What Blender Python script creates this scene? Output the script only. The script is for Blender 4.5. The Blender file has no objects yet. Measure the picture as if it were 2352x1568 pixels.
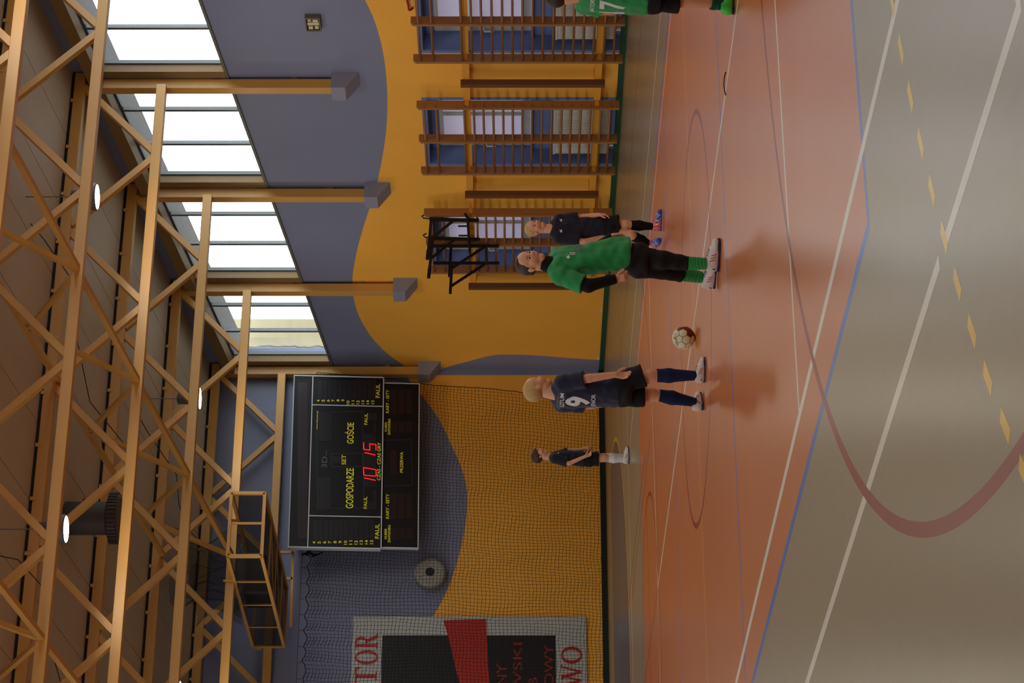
import bpy, bmesh, math, random
import numpy as np
from mathutils import Vector, Matrix
from mathutils.bvhtree import BVHTree

# ------------------------------------------------------------------ camera, sky, exposure
scene = bpy.context.scene
COL = scene.collection
PI = math.pi
YAW = math.atan2(784 + 2095, 85 / 36 * 2352)      # camera heading, clockwise from +Y
PITCH = math.radians(0.196)
CAM = Vector((0.0, 0.0, 1.5))
fwd = Vector((math.sin(YAW) * math.cos(PITCH), math.cos(YAW) * math.cos(PITCH), math.sin(PITCH)))
rgt = Vector((math.cos(YAW), -math.sin(YAW), 0.0))
upv = rgt.cross(fwd)
cam_data = bpy.data.cameras.new('camera')
cam_data.sensor_fit = 'HORIZONTAL'
cam_data.sensor_width = 36.0
cam_data.lens = 85.0
cam_data.clip_start = 0.05
cam_data.clip_end = 300
cam = bpy.data.objects.new('camera', cam_data)
COL.objects.link(cam)
# the photograph was taken with the camera turned on its side: picture-left is up
cx, cy, cz = -upv, rgt, -fwd
cam.matrix_world = Matrix(((cx.x, cy.x, cz.x, CAM.x), (cx.y, cy.y, cz.y, CAM.y), (cx.z, cy.z, cz.z, CAM.z), (0, 0, 0, 1)))
scene.camera = cam

SKY = 5.0
LAMP_W = 68.0
EXPOSURE = 0.2
world = bpy.data.worlds.new('overcast_sky')
scene.world = world
world.use_nodes = True
bgn = world.node_tree.nodes['Background']
bgn.inputs[0].default_value = (0.86, 0.93, 1.0, 1)
bgn.inputs[1].default_value = SKY
vs = scene.view_settings
vs.view_transform = 'Standard'
vs.look = 'None'
vs.gamma = 1.0
vs.use_curve_mapping = False
vs.exposure = EXPOSURE
scene.cycles.use_denoising = True
scene.cycles.max_bounces = 8
scene.cycles.diffuse_bounces = 5
scene.cycles.glossy_bounces = 4
scene.cycles.transparent_max_bounces = 12
scene.cycles.sample_clamp_indirect = 6.0

# ------------------------------------------------------------------ helpers
def lin(h):
    h = h.lstrip('#')
    out = []
    for i in (0, 2, 4):
        c = int(h[i:i + 2], 16) / 255
        out.append(c / 12.92 if c <= 0.04045 else ((c + 0.055) / 1.055) ** 2.4)
    return (out[0], out[1], out[2], 1)

def mat(name, col, rough=0.6, spec=0.4, metal=0.0, var=0.0, scale=(8, 8, 8), bump=0.0, bscale=60.0, coords='Object', emit=None, estr=0.0, sheen=0.0):
    m = bpy.data.materials.new(name)
    m.use_nodes = True
    nt = m.node_tree
    p = nt.nodes['Principled BSDF']
    c = lin(col) if isinstance(col, str) else col
    p.inputs['Base Color'].default_value = c
    p.inputs['Roughness'].default_value = rough
    p.inputs['Specular IOR Level'].default_value = spec
    p.inputs['Metallic'].default_value = metal
    if sheen:
        p.inputs['Sheen Weight'].default_value = sheen
    tc = nt.nodes.new('ShaderNodeTexCoord')
    if var > 0:
        mp = nt.nodes.new('ShaderNodeMapping')
        mp.inputs['Scale'].default_value = scale
        nz = nt.nodes.new('ShaderNodeTexNoise')
        nz.inputs['Scale'].default_value = 1.0
        nz.inputs['Detail'].default_value = 5.0
        mx = nt.nodes.new('ShaderNodeMix')
        mx.data_type = 'RGBA'
        mx.inputs['A'].default_value = tuple(min(1, x * (1 - var)) for x in c[:3]) + (1,)
        mx.inputs['B'].default_value = tuple(min(1, x * (1 + var)) for x in c[:3]) + (1,)
        nt.links.new(tc.outputs[coords], mp.inputs['Vector'])
        nt.links.new(mp.outputs[0], nz.inputs['Vector'])
        nt.links.new(nz.outputs['Fac'], mx.inputs['Factor'])
        nt.links.new(mx.outputs['Result'], p.inputs['Base Color'])
    if bump > 0:
        nb = nt.nodes.new('ShaderNodeTexNoise')
        nb.inputs['Scale'].default_value = bscale
        nb.inputs['Detail'].default_value = 3.0
        bn = nt.nodes.new('ShaderNodeBump')
        bn.inputs['Strength'].default_value = bump
        bn.inputs['Distance'].default_value = 0.01
        nt.links.new(tc.outputs[coords], nb.inputs['Vector'])
        nt.links.new(nb.outputs['Fac'], bn.inputs['Height'])
        nt.links.new(bn.outputs[0], p.inputs['Normal'])
    if emit:
        p.inputs['Emission Color'].default_value = lin(emit)
        p.inputs['Emission Strength'].default_value = estr
    return m

def wloc(o):
    v = Vector((0, 0, 0))
    while o is not None:
        v += o.location
        o = o.parent
    return v

def link(name, me, parent=None, mats=(), smooth=False):
    o = bpy.data.objects.new(name, me)
    COL.objects.link(o)
    for m in mats:
        me.materials.append(m)
    if smooth:
        me.polygons.foreach_set('use_smooth', [True] * len(me.polygons))
    if parent is not None:
        o.parent = parent
    return o

class MB:
    """collects boxes, beams and tubes (world coordinates) and links them as one mesh object"""
    def __init__(s):
        s.v, s.f = [], []
    def add(s, vs_, fs_):
        n = len(s.v)
        s.v += [tuple(v) for v in vs_]
        s.f += [tuple(i + n for i in f) for f in fs_]
        return s
    def hexa(s, p):      # 8 corners: bottom 0-3 ccw, top 4-7
        return s.add(p, [(3, 2, 1, 0), (4, 5, 6, 7), (0, 1, 5, 4), (1, 2, 6, 5), (2, 3, 7, 6), (3, 0, 4, 7)])
    def box(s, x0, x1, y0, y1, z0, z1):
        return s.hexa([(x0, y0, z0), (x1, y0, z0), (x1, y1, z0), (x0, y1, z0), (x0, y0, z1), (x1, y0, z1), (x1, y1, z1), (x0, y1, z1)])
    def prism_x(s, yz, x0, x1):          # polygon in the YZ plane pushed along X
        n = len(yz)
        vs_ = [(x0, y, z) for y, z in yz] + [(x1, y, z) for y, z in yz]
        fs_ = [tuple(range(n)), tuple(range(2 * n - 1, n - 1, -1))]
        fs_ += [(i, i + n, (i + 1) % n + n, (i + 1) % n) for i in range(n)]
        return s.add(vs_, fs_)
    def prism_y(s, xz, y0, y1):
        n = len(xz)
        vs_ = [(x, y0, z) for x, z in xz] + [(x, y1, z) for x, z in xz]
        fs_ = [tuple(range(n)), tuple(range(2 * n - 1, n - 1, -1))]
        fs_ += [(i, i + n, (i + 1) % n + n, (i + 1) % n) for i in range(n)]
        return s.add(vs_, fs_)
    def prism_z(s, xy, z0, z1):
        n = len(xy)
        vs_ = [(x, y, z0) for x, y in xy] + [(x, y, z1) for x, y in xy]
        fs_ = [tuple(range(n - 1, -1, -1)), tuple(range(n, 2 * n))]
        fs_ += [(i, (i + 1) % n, (i + 1) % n + n, i + n) for i in range(n)]
        return s.add(vs_, fs_)
    def beam(s, a, b, w, h, up=(0, 0, 1)):   # rectangular bar from a to b, w across, h along up
        a, b = Vector(a), Vector(b)
        d = (b - a).normalized()
        u = Vector(up)
        sd = d.cross(u)
        if sd.length < 1e-4:
            sd = d.cross(Vector((1, 0, 0)))
        sd.normalize()
        u = sd.cross(d)
        p = []
        for q in (a, b):
            for i, j in ((-1, -1), (1, -1), (1, 1), (-1, 1)):
                p.append(q + sd * (i * w / 2) + u * (j * h / 2))
        return s.add(p, [(3, 2, 1, 0), (4, 5, 6, 7), (0, 1, 5, 4), (1, 2, 6, 5), (2, 3, 7, 6), (3, 0, 4, 7)])
    def tube(s, pts, r, n=8, cap=True):
        pts = [Vector(p) for p in pts]
        base = len(s.v)
        rr = r if isinstance(r, (list, tuple)) else [r] * len(pts)
        ref = None
        for i, p in enumerate(pts):
            d = (pts[min(i + 1, len(pts) - 1)] - pts[max(i - 1, 0)]).normalized()
            if ref is None:
                ref = Vector((0, 0, 1)) if abs(d.z) < 0.9 else Vector((1, 0, 0))
            a = d.cross(ref).normalized()
            b = a.cross(d).normalized()
            ref = b
            for k in range(n):
                t = 2 * PI * k / n
                s.v.append(tuple(p + (a * math.cos(t) + b * math.sin(t)) * rr[i]))
        for i in range(len(pts) - 1):
            for k in range(n):
                k2 = (k + 1) % n
                s.f.append((base + i * n + k, base + i * n + k2, base + (i + 1) * n + k2, base + (i + 1) * n + k))
        if cap:
            s.f.append(tuple(base + k for k in range(n - 1, -1, -1)))
            s.f.append(tuple(base + (len(pts) - 1) * n + k for k in range(n)))
        return s
    def lathe(s, prof, c, n=24):             # profile of (r, z) about a vertical axis at c
        base = len(s.v)
        for r, z in prof:
            for k in range(n):
                t = 2 * PI * k / n
                s.v.append((c[0] + r * math.cos(t), c[1] + r * math.sin(t), c[2] + z))
        for i in range(len(prof) - 1):
            for k in range(n):
                k2 = (k + 1) % n
                s.f.append((base + i * n + k, base + i * n + k2, base + (i + 1) * n + k2, base + (i + 1) * n + k))
        s.f.append(tuple(base + k for k in range(n - 1, -1, -1)))
        s.f.append(tuple(base + (len(prof) - 1) * n + k for k in range(n)))
        return s
    def mesh(s, name, off=(0, 0, 0)):
        me = bpy.data.meshes.new(name)
        ox, oy, oz = off
        me.from_pydata([(x - ox, y - oy, z - oz) for x, y, z in s.v], [], s.f)
        bm = bmesh.new()
        bm.from_mesh(me)
        bmesh.ops.recalc_face_normals(bm, faces=bm.faces)
        bm.to_mesh(me)
        bm.free()
        return me
    def build(s, name, m, parent=None, smooth=False, bevel=0.0):
        me = s.mesh(name, wloc(parent) if parent else (0, 0, 0))
        if bevel:
            bm = bmesh.new()
            bm.from_mesh(me)
            bmesh.ops.bevel(bm, geom=list(bm.edges), offset=bevel, segments=2, profile=0.6, affect='EDGES', clamp_overlap=True)
            bm.to_mesh(me)
            bm.free()
        return link(name, me, parent, [m] if not isinstance(m, (list, tuple)) else m, smooth)

def thing(name, label, cat, loc=(0, 0, 0), group=None):
    o = bpy.data.objects.new(name, None)
    o.empty_display_size = 0.1
    COL.objects.link(o)
    o.location = loc
    return tag(o, label, cat, group)

def tag(o, label, cat, group=None):
    o['label'] = label
    o['category'] = cat
    if group:
        o['group'] = group
    return o

def struct(o):
    o['kind'] = 'structure'
    return o

def root(name, loc=(0, 0, 0)):
    o = bpy.data.objects.new(name, None)
    o.empty_display_size = 0.1
    COL.objects.link(o)
    o.location = loc
    return struct(o)

def text_verts(txt, w, h, bold=0.0, res=3):
    """outline lettering fitted to a w x h box: returns (verts2d, faces)"""
    cu = bpy.data.curves.new('t', 'FONT')
    cu.body = txt
    cu.size = 1.0
    cu.resolution_u = res
    cu.offset = bold
    cu.fill_mode = 'FRONT'
    o = bpy.data.objects.new('t', cu)
    me = o.to_mesh()
    vv = [tuple(v.co) for v in me.vertices]
    ff = [tuple(p.vertices) for p in me.polygons]
    o.to_mesh_clear()
    bpy.data.objects.remove(o)
    bpy.data.curves.remove(cu)
    xs = [v[0] for v in vv]
    ys = [v[1] for v in vv]
    x0, x1, y0, y1 = min(xs), max(xs), min(ys), max(ys)
    return [((x - x0) / (x1 - x0) * w, (y - y0) / (y1 - y0) * h) for x, y, z in vv], ff

# ------------------------------------------------------------------ materials of the hall
XW, YB = 19.58, 38.85          # right (gable) wall and back wall
XL, YF = -0.7, -2.3            # left wall and the wall behind the camera
RIDGE = 18.3
def roof(y): return 7.98 - 0.0994 * (abs(y - RIDGE) - 11.05)
def sill(y): return 5.94 - 0.0945 * (abs(y - RIDGE) - 9.2)
def head(y): return 7.76 - 0.1015 * (abs(y - RIDGE) - 9.2)

def painted_wall(name, axis, curve, top, bottom, corner=None):
    """two paints meeting along a curve: height as a ramp over the wall's length (object = world coordinates)"""
    m = bpy.data.materials.new(name)
    m.use_nodes = True
    nt = m.node_tree
    p = nt.nodes['Principled BSDF']
    p.inputs['Roughness'].default_value = 0.55
    p.inputs['Specular IOR Level'].default_value = 0.35
    tc = nt.nodes.new('ShaderNodeTexCoord')
    sx = nt.nodes.new('ShaderNodeSeparateXYZ')
    nt.links.new(tc.outputs['Object'], sx.inputs[0])
    def math_(op, a, b=None):
        n = nt.nodes.new('ShaderNodeMath')
        n.operation = op
        for i, q in enumerate((a, b)):
            if q is None:
                continue
            if isinstance(q, (int, float)):
                n.inputs[i].default_value = q
            else:
                nt.links.new(q, n.inputs[i])
        return n.outputs[0]
    def ramp(pts, src, scale):
        lo, hi = pts[0][0], pts[-1][0]
        t = math_('DIVIDE', math_('SUBTRACT', src, lo), hi - lo)
        r = nt.nodes.new('ShaderNodeValToRGB')
        r.color_ramp.interpolation = 'B_SPLINE'
        el = r.color_ramp.elements
        while len(el) < len(pts):
            el.new(0.5)
        for e, (q, v) in zip(el, pts):
            e.position = (q - lo) / (hi - lo)
            c = v / scale
            e.color = (c, c, c, 1)
        nt.links.new(t, r.inputs[0])
        return math_('MULTIPLY', r.outputs[0], scale)
    src = sx.outputs[axis]
    z = sx.outputs[2]
    isup = math_('GREATER_THAN', z, ramp(curve, src, 8.0))
    if corner:
        hi_ = math_('GREATER_THAN', src, ramp(corner, z, 50.0))
        isup = math_('MAXIMUM', isup, hi_)
    mx = nt.nodes.new('ShaderNodeMix')
    mx.data_type = 'RGBA'
    nt.links.new(isup, mx.inputs['Factor'])
    mx.inputs['A'].default_value = lin(bottom)
    mx.inputs['B'].default_value = lin(top)
    nz = nt.nodes.new('ShaderNodeTexNoise')
    nz.inputs['Scale'].default_value = 1.3
    nz.inputs['Detail'].default_value = 6
    nt.links.new(tc.outputs['Object'], nz.inputs['Vector'])
    hs = nt.nodes.new('ShaderNodeHueSaturation')
    nt.links.new(mx.outputs['Result'], hs.inputs['Color'])
    nt.links.new(math_('ADD', math_('MULTIPLY', nz.outputs['Fac'], 0.16), 0.92), hs.inputs['Value'])
    nt.links.new(hs.outputs[0], p.inputs['Base Color'])
    nb = nt.nodes.new('ShaderNodeTexNoise')
    nb.inputs['Scale'].default_value = 45
    nt.links.new(tc.outputs['Object'], nb.inputs['Vector'])
    bn = nt.nodes.new('ShaderNodeBump')
    bn.inputs['Strength'].default_value = 0.12
    bn.inputs['Distance'].default_value = 0.004
    nt.links.new(nb.outputs['Fac'], bn.inputs['Height'])
    nt.links.new(bn.outputs[0], p.inputs['Normal'])
    return m

ORANGE, BLUE = 'f6b244', '7d829c'
m_wall_r = painted_wall('paint_gable_wall', 1,
    [(-3, 4.2), (10, 5.0), (20, 5.0), (26.0, 3.95), (27.5, 3.62), (28.3, 3.49), (29.1, 3.44), (30.1, 3.45), (31.3, 3.55), (32.65, 3.78), (33.75, 4.03), (34.9, 4.26), (35.8, 4.35), (36.75, 4.32), (37.6, 4.12), (38.3, 3.86), (38.86, 3.45)],
    BLUE, ORANGE, [(0.0, 38.52), (0.9, 38.36), (1.88, 38.2), (2.4, 38.52), (3.0, 38.86), (5, 39.5)])
m_wall_b = painted_wall('paint_back_wall', 0,
    [(-1, 3.5), (6, 3.2), (13.5, 3.42), (14.85, 2.96), (15.4, 2.72), (15.9, 2.57), (16.45, 2.46), (17.0, 2.41), (17.45, 2.46), (17.95, 2.65), (18.6, 2.95), (19.1, 3.28), (19.6, 3.7)],
    BLUE, ORANGE, [(0.0, 19.46), (5.0, 19.46)])
m_paint_blue = mat('paint_blue', '6a7fb4', 0.45, var=0.05)
m_green = mat('paint_green_skirting', '1c4a36', 0.4, var=0.1)
m_green_b = mat('paint_dark_skirting', '10201a', 0.5, var=0.1)
m_roofp = mat('roof_panel_sheet', 'c2b5a2', 0.5, var=0.07, scale=(3, 0.6, 3))
m_steel = mat('cream_painted_steel', 'cf9b4f', 0.42, 0.45, var=0.09, scale=(2, 2, 2), bump=0.05, bscale=20)
m_steel_d = mat('brown_painted_steel', '85693f', 0.5, var=0.08)
m_alu = mat('aluminium_frame', '5c5f60', 0.4, 0.5, metal=0.2)
m_dark = mat('black_gap', '0c0c0e', 0.7)
m_black = mat('black_tube', '121214', 0.4, 0.4)
m_wood = mat('varnished_pine', '9c6a3c', 0.38, 0.5, var=0.22, scale=(18, 18, 2.2), bump=0.05, bscale=25)
m_wood2 = mat('varnished_rung', '8a5a33', 0.35, 0.5, var=0.15, scale=(14, 3, 14))
m_rail = mat('rail_orange_paint', 'dc9a34', 0.5, var=0.06)
m_white = mat('white_enamel', 'd8d8d2', 0.35, 0.5, var=0.03)
m_brkt = mat('bracket_paint', '8d8da0', 0.55, var=0.04)

def floor_mat(name, c, var=0.06):
    m = mat(name, c, 0.2, 0.2, var=var, scale=(14, 3.5, 14))
    nt = m.node_tree
    p = nt.nodes['Principled BSDF']
    p.inputs['Coat Weight'].default_value = 0.36
    p.inputs['Coat Roughness'].default_value = 0.24
    p.inputs['Coat IOR'].default_value = 1.45
    tc = nt.nodes['Texture Coordinate']
    n1 = nt.nodes.new('ShaderNodeTexNoise')
    n1.inputs['Scale'].default_value = 0.5
    n1.inputs['Detail'].default_value = 2
    mr = nt.nodes.new('ShaderNodeMapRange')
    mr.inputs['To Min'].default_value = 0.30
    mr.inputs['To Max'].default_value = 0.36
    nt.links.new(tc.outputs['Object'], n1.inputs['Vector'])
    nt.links.new(n1.outputs['Fac'], mr.inputs['Value'])
    nt.links.new(mr.outputs[0], p.inputs['Roughness'])
    return m
m_floor = floor_mat('floor_beige_vinyl', '8f7e62')
m_court = floor_mat('floor_terracotta_vinyl', 'be682e')
m_zone = floor_mat('floor_grey_blue_vinyl', '4c525c')
m_lwhite = floor_mat('line_white', 'd6cfc2', 0.03)
m_lblue = floor_mat('line_blue', '2a62ba', 0.04)
m_lred = floor_mat('line_red', '84140c', 0.05)
m_lbrown = floor_mat('line_dark_red', '7a4230', 0.05)
m_lyellow = floor_mat('line_yellow', 'e0b414', 0.08)

def glass_mat(name, tint=(0.96, 0.98, 0.97)):
    m = bpy.data.materials.new(name)
    m.use_nodes = True
    nt = m.node_tree
    nt.nodes.clear()
    out = nt.nodes.new('ShaderNodeOutputMaterial')
    tr = nt.nodes.new('ShaderNodeBsdfTransparent')
    tr.inputs[0].default_value = (*tint, 1)
    gl = nt.nodes.new('ShaderNodeBsdfGlossy')
    gl.inputs['Roughness'].default_value = 0.03
    mx = nt.nodes.new('ShaderNodeMixShader')
    mx.inputs[0].default_value = 0.05
    nt.links.new(tr.outputs[0], mx.inputs[1])
    nt.links.new(gl.outputs[0], mx.inputs[2])
    nt.links.new(mx.outputs[0], out.inputs[0])
    return m
m_glass = glass_mat('window_glass')

def portal(loc, rot, sx, sy):
    """marks a window opening for the renderer's sky sampling; it gives off no light of its own"""
    d = bpy.data.lights.new('window_portal', 'AREA')
    d.shape = 'RECTANGLE'
    d.size, d.size_y = sx, sy
    d.cycles.is_portal = True
    o = bpy.data.objects.new('window_portal', d)
    COL.objects.link(o)
    o.location = loc
    o.rotation_euler = rot
    return o
# ------------------------------------------------------------------ floor and court markings
floor = struct(MB().box(XL - 0.4, XW + 0.5, YF - 0.4, YB + 0.4, -0.15, 0.0).build('floor', m_floor))
LZ = [0.0]
def mark(name, m, polys, z=None):
    """one painted marking: polygons in plan, a sheet less than a millimetre thick on the floor"""
    b = MB()
    for p in polys:
        b.prism_z(p, 0.0, z * 0.35)
    return b.build(name, m, floor)
def rect(x0, x1, y0, y1): return [(x0, y0), (x1, y0), (x1, y1), (x0, y1)]
def arc(cx_, cy_, r, w, a0, a1, n=64):
    out = []
    for i in range(n):
        t0 = math.radians(a0 + (a1 - a0) * i / n)
        t1 = math.radians(a0 + (a1 - a0) * (i + 1) / n)
        out.append([(cx_ + (r - w / 2) * math.cos(t0), cy_ + (r - w / 2) * math.sin(t0)), (cx_ + (r + w / 2) * math.cos(t0), cy_ + (r + w / 2) * math.sin(t0)),
                    (cx_ + (r + w / 2) * math.cos(t1), cy_ + (r + w / 2) * math.sin(t1)), (cx_ + (r - w / 2) * math.cos(t1), cy_ + (r - w / 2) * math.sin(t1))])
    return out
mark('court_field', m_court, [rect(5.24, 14.20, 9.02, 27.60)], 0.0004)
# far goal area: grey-blue with a yellow rim
zone = [(16.62, 36.7)] + [(11.22 + 5.4 * math.cos(math.radians(a)), 36.7 + 5.4 * math.sin(math.radians(a))) for a in range(0, -91, -5)] + \
       [(8.22 + 5.4 * math.cos(math.radians(a)), 36.7 + 5.4 * math.sin(math.radians(a))) for a in range(-90, -181, -5)]
mark('goal_area', m_zone, [zone], 0.0004)
mark('goal_area_line', m_lyellow, arc(11.22, 36.7, 5.4, 0.06, -90, 0) + arc(8.22, 36.7, 5.4, 0.06, 180, 270) + [rect(8.22, 11.22, 31.27, 31.33)], 0.0008)
b5 = 0.025
mark('volleyball_line', m_lblue, [rect(5.24 - 0.03, 5.24 + 0.03, 9.0, 27.62), rect(14.17, 14.23, 9.0, 27.62), rect(5.27, 14.17, 8.99, 9.05), rect(5.27, 14.17, 27.57, 27.63),
                                  rect(5.27, 14.17, 15.30, 15.35), rect(5.27, 14.17, 21.3, 21.35)], 0.0008)
mark('centre_line', m_lyellow, [rect(5.3, 14.15, 18.40, 18.43)], 0.0010)
mark('tennis_line', m_lwhite, [rect(4.21, 4.27, 5.97, 7.42), rect(4.21, 4.27, 7.56, 30.6), rect(5.60, 5.66, 6.0, 30.6), rect(13.96, 14.00, 6.0, 30.6), rect(15.0, 15.04, 6.0, 30.6),
                               rect(9.73, 9.78, 11.72, 24.7), rect(5.66, 13.96, 11.70, 11.75), rect(5.66, 13.96, 24.68, 24.73), rect(4.27, 15.0, 30.57, 30.62), rect(4.27, 15.0, 5.97, 6.03)], 0.0012)
mark('centre_circle', m_lred, arc(9.72, 18.33, 1.77, 0.05, 0, 360, 96), 0.0014)
mark('basketball_arc', m_lred, arc(9.72, 5.72, 6.72, 0.06, -20, 200, 120), 0.0014)
mark('basketball_line', m_lbrown, arc(9.72, 30.98, 6.72, 0.05, 180, 360, 120) + [rect(16.42, 16.47, 30.98, 32.35), rect(17.24, 17.29, 4.3, 32.4), rect(2.15, 2.2, 4.3, 32.4), rect(2.2, 17.24, 32.35, 32.4)] +
     [rect(12.17, 12.22, 26.5, 32.35), rect(7.22, 7.27, 26.5, 32.35), rect(11.86, 11.90, 25.2, 30.4)], 0.0013)
mark('free_throw_circle', m_lred, arc(9.72, 26.4, 1.77, 0.05, 0, 360, 72), 0.0015)
mark('free_throw_line', m_lbrown, [rect(9.74, 9.78, 24.75, 28.0), rect(7.25, 12.2, 26.38, 26.43)], 0.0013)
ca, r_ = (8.23, -0.01), 8.43      # dashed yellow free-throw arc of the near goal
P_ = lambda t, rr: (ca[0] + rr * math.cos(math.radians(t)), ca[1] + rr * math.sin(math.radians(t)))
for i in range(-14, 16):
    a = 111.67 + 2.12 * i
    mark('dash', m_lyellow, [[P_(a - 0.52, r_ - 0.027), P_(a - 0.52, r_ + 0.027), P_(a + 0.52, r_ + 0.027), P_(a + 0.52, r_ - 0.027)]], 0.0016)

# ------------------------------------------------------------------ walls
COLS = [38.69 - 3.08 * k for k in range(14)]
BAYS = [(COLS[k + 1] + 0.10, COLS[k] - 0.22) for k in range(13)]
NICHES = [(26.92, 28.74), (30.02, 31.82), (33.26, 35.08)]
NZ0, NZ1 = 0.06, 2.90
def gable(name, m, x0, x1, niches, bays):
    br = {YF - 0.4, YB + 0.4, RIDGE}
    for a, b in bays + niches:
        br |= {a, b}
    br = sorted(br)
    u0, u1 = (x0, x0 + 0.15) if x0 > 0 else (x1 - 0.15, x1)     # thinner wall above the low windows
    w = MB()
    for a, b in zip(br, br[1:]):
        mid = (a + b) / 2
        z0 = 0.0
        if any(p <= mid <= q for p, q in niches):
            w.prism_x([(a, 0), (b, 0), (b, NZ0), (a, NZ0)], x0, x1)
            z0 = NZ1
        if any(p <= mid <= q for p, q in bays):
            w.prism_x([(a, z0), (b, z0), (b, 4.2), (a, 4.2)], x0, x1)
            w.prism_x([(a, 4.2), (b, 4.2), (b, sill(b)), (a, sill(a))], u0, u1)
            w.prism_x([(a, head(a)), (b, head(b)), (b, roof(b) + 0.1), (a, roof(a) + 0.1)], u0, u1)
        else:
            w.prism_x([(a, z0), (b, z0), (b, 4.2), (a, 4.2)], x0, x1)
            w.prism_x([(a, 4.2), (b, 4.2), (b, roof(b) + 0.1), (a, roof(a) + 0.1)], u0, u1)
    return struct(w.build(name, m))
wall_right = gable('wall_right', m_wall_r, XW, XW + 0.42, NICHES, BAYS)
m_wall_l = mat('paint_left_wall', 'a99a80', 0.6, var=0.05)
LEFT_BAYS = [b for b in BAYS if b[0] > 5.0]  # unseen openings, picked for the light they throw on the right wall
gable('wall_left', m_wall_l, XL - 0.4, XL, [], LEFT_BAYS)
wall_back = struct(MB().box(XL - 0.4, XW + 0.42, YB, YB + 0.4, 0, roof(YB) + 0.1).build('wall_back', m_wall_b))
struct(MB().box(XL - 0.4, XW + 0.42, YF - 0.4, YF, 0, roof(YF) + 0.1).build('wall_front', m_wall_l))
for nm, bb in (('baseboard_right', (XW - 0.03, XW, YF, YB - 0.03, 0, 0.085)), ('baseboard_back', (XL, XW - 0.03, YB - 0.03, YB, 0, 0.10))):
    struct(MB().box(*bb).build(nm, m_green if nm.endswith('right') else m_green_b))

# ceiling: sheet panels running down both slopes, each a piece of its own
ceil = MB()
for ya, yb in ((RIDGE, YB + 0.4), (YF - 0.4, RIDGE)):
    ceil.prism_x([(ya, roof(ya) + 0.075), (yb, roof(yb) + 0.075), (yb, roof(yb) + 0.2), (ya, roof(ya) + 0.2)], XL - 0.4, XW + 0.42)
ceil = struct(ceil.build('ceiling', m_dark))
pan = {}
nx = 18
pw = (XW - XL + 0.1) / nx
for side, (ya, yb) in enumerate(((RIDGE, YB - 0.01), (YF + 0.01, RIDGE))):
    for i in range(nx):
        x0 = XL - 0.05 + i * pw
        if side not in pan:
            g = 0.006
            pan[side] = (MB().prism_x([(ya, roof(ya)), (yb, roof(yb)), (yb, roof(yb) + 0.07), (ya, roof(ya) + 0.07)], g, pw - g).mesh('roof_panel'))
            pan[side].materials.append(m_roofp)
        o = bpy.data.objects.new('roof_panel', pan[side])
        COL.objects.link(o)
        o.parent = ceil
        o.location = (x0, 0, 0)

# clerestory windows in the right gable: frame, two mullions and three panes each
k = 0
for bi, (ya, yb) in enumerate(BAYS[:5]):
    k += 1
    w = root('window_%d' % k, (XW + 0.12, (ya + yb) / 2, sill((ya + yb) / 2)))
    xa, xb = XW + 0.09, XW + 0.15
    t = 0.035
    f = MB()
    f.prism_x([(ya, sill(ya)), (yb, sill(yb)), (yb, sill(yb) + t), (ya, sill(ya) + t)], xa, xb)
    f.prism_x([(ya, head(ya) - t), (yb, head(yb) - t), (yb, head(yb)), (ya, head(ya))], xa, xb)
    f.prism_x([(ya, sill(ya) + t), (ya + t, sill(ya + t) + t), (ya + t, head(ya + t) - t), (ya, head(ya) - t)], xa, xb)
    f.prism_x([(yb - t, sill(yb - t) + t), (yb, sill(yb) + t), (yb, head(yb) - t), (yb - t, head(yb - t) - t)], xa, xb)
    f.build('frame', m_alu, w)
    d = (yb - ya) / 3
    for j in (1, 2):
        ym = ya + d * j + (0.02 if j == 2 else -0.01)
        q = MB().prism_x([(ym - 0.025, sill(ym) + t), (ym + 0.025, sill(ym) + t), (ym + 0.025, head(ym) - t), (ym - 0.025, head(ym) - t)], xa - 0.0, xb)
        q.build('mullion', m_alu, w)
    for j in range(3):
        y0, y1 = ya + d * j + 0.03, ya + d * (j + 1) - 0.03
        MB().prism_x([(y0, sill(y0) + 0.04), (y1, sill(y1) + 0.04), (y1, head(y1) - 0.04), (y0, head(y0) - 0.04)], XW + 0.11, XW + 0.118).build('pane', m_glass, w)
for ya, yb in BAYS:
    ym = (ya + yb) / 2
    hgt = head(ym) - sill(ym) + 0.3
    portal((XW + 0.17, ym, (head(ym) + sill(ym)) / 2), (0, PI / 2, 0), hgt, yb - ya)
    if (ya, yb) in LEFT_BAYS:
        portal((XL - 0.17, ym, (head(ym) + sill(ym)) / 2), (0, -PI / 2, 0), hgt, yb - ya)
# brown sheet posts between the windows, sill flashing and the eaves beam along the gable
tr = MB()
for c in COLS[:5]:
    tr.prism_x([(c - 0.22, sill(c) + 0.02), (c - 0.06, sill(c) + 0.02), (c - 0.06, head(c)), (c - 0.22, head(c))], XW - 0.04, XW - 0.001)
for ya, yb in BAYS[:5]:
    tr.prism_x([(yb - 0.006, sill(yb)), (yb - 0.001, sill(yb)), (yb - 0.001, head(yb)), (yb - 0.006, head(yb))], XW - 0.04, XW + 0.088)
struct(tr.build('trim_1', m_steel_d))
tr = MB()
tr.prism_x([(24.5, head(24.5) - 0.02), (YB, head(YB) - 0.02), (YB, head(YB) + 0.16), (24.5, head(24.5) + 0.16)], XW - 0.20, XW - 0.002)
struct(tr.build('trim_2', m_steel_d))
tr = MB()
tr.prism_x([(24.5, sill(24.5) - 0.03), (YB, sill(YB) - 0.03), (YB, sill(YB) + 0.01), (24.5, sill(24.5) + 0.01)], XW - 0.03, XW + 0.1)
struct(tr.build('trim_3', mat('grey_sill_flashing', '6f6c62', 0.5)))
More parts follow.
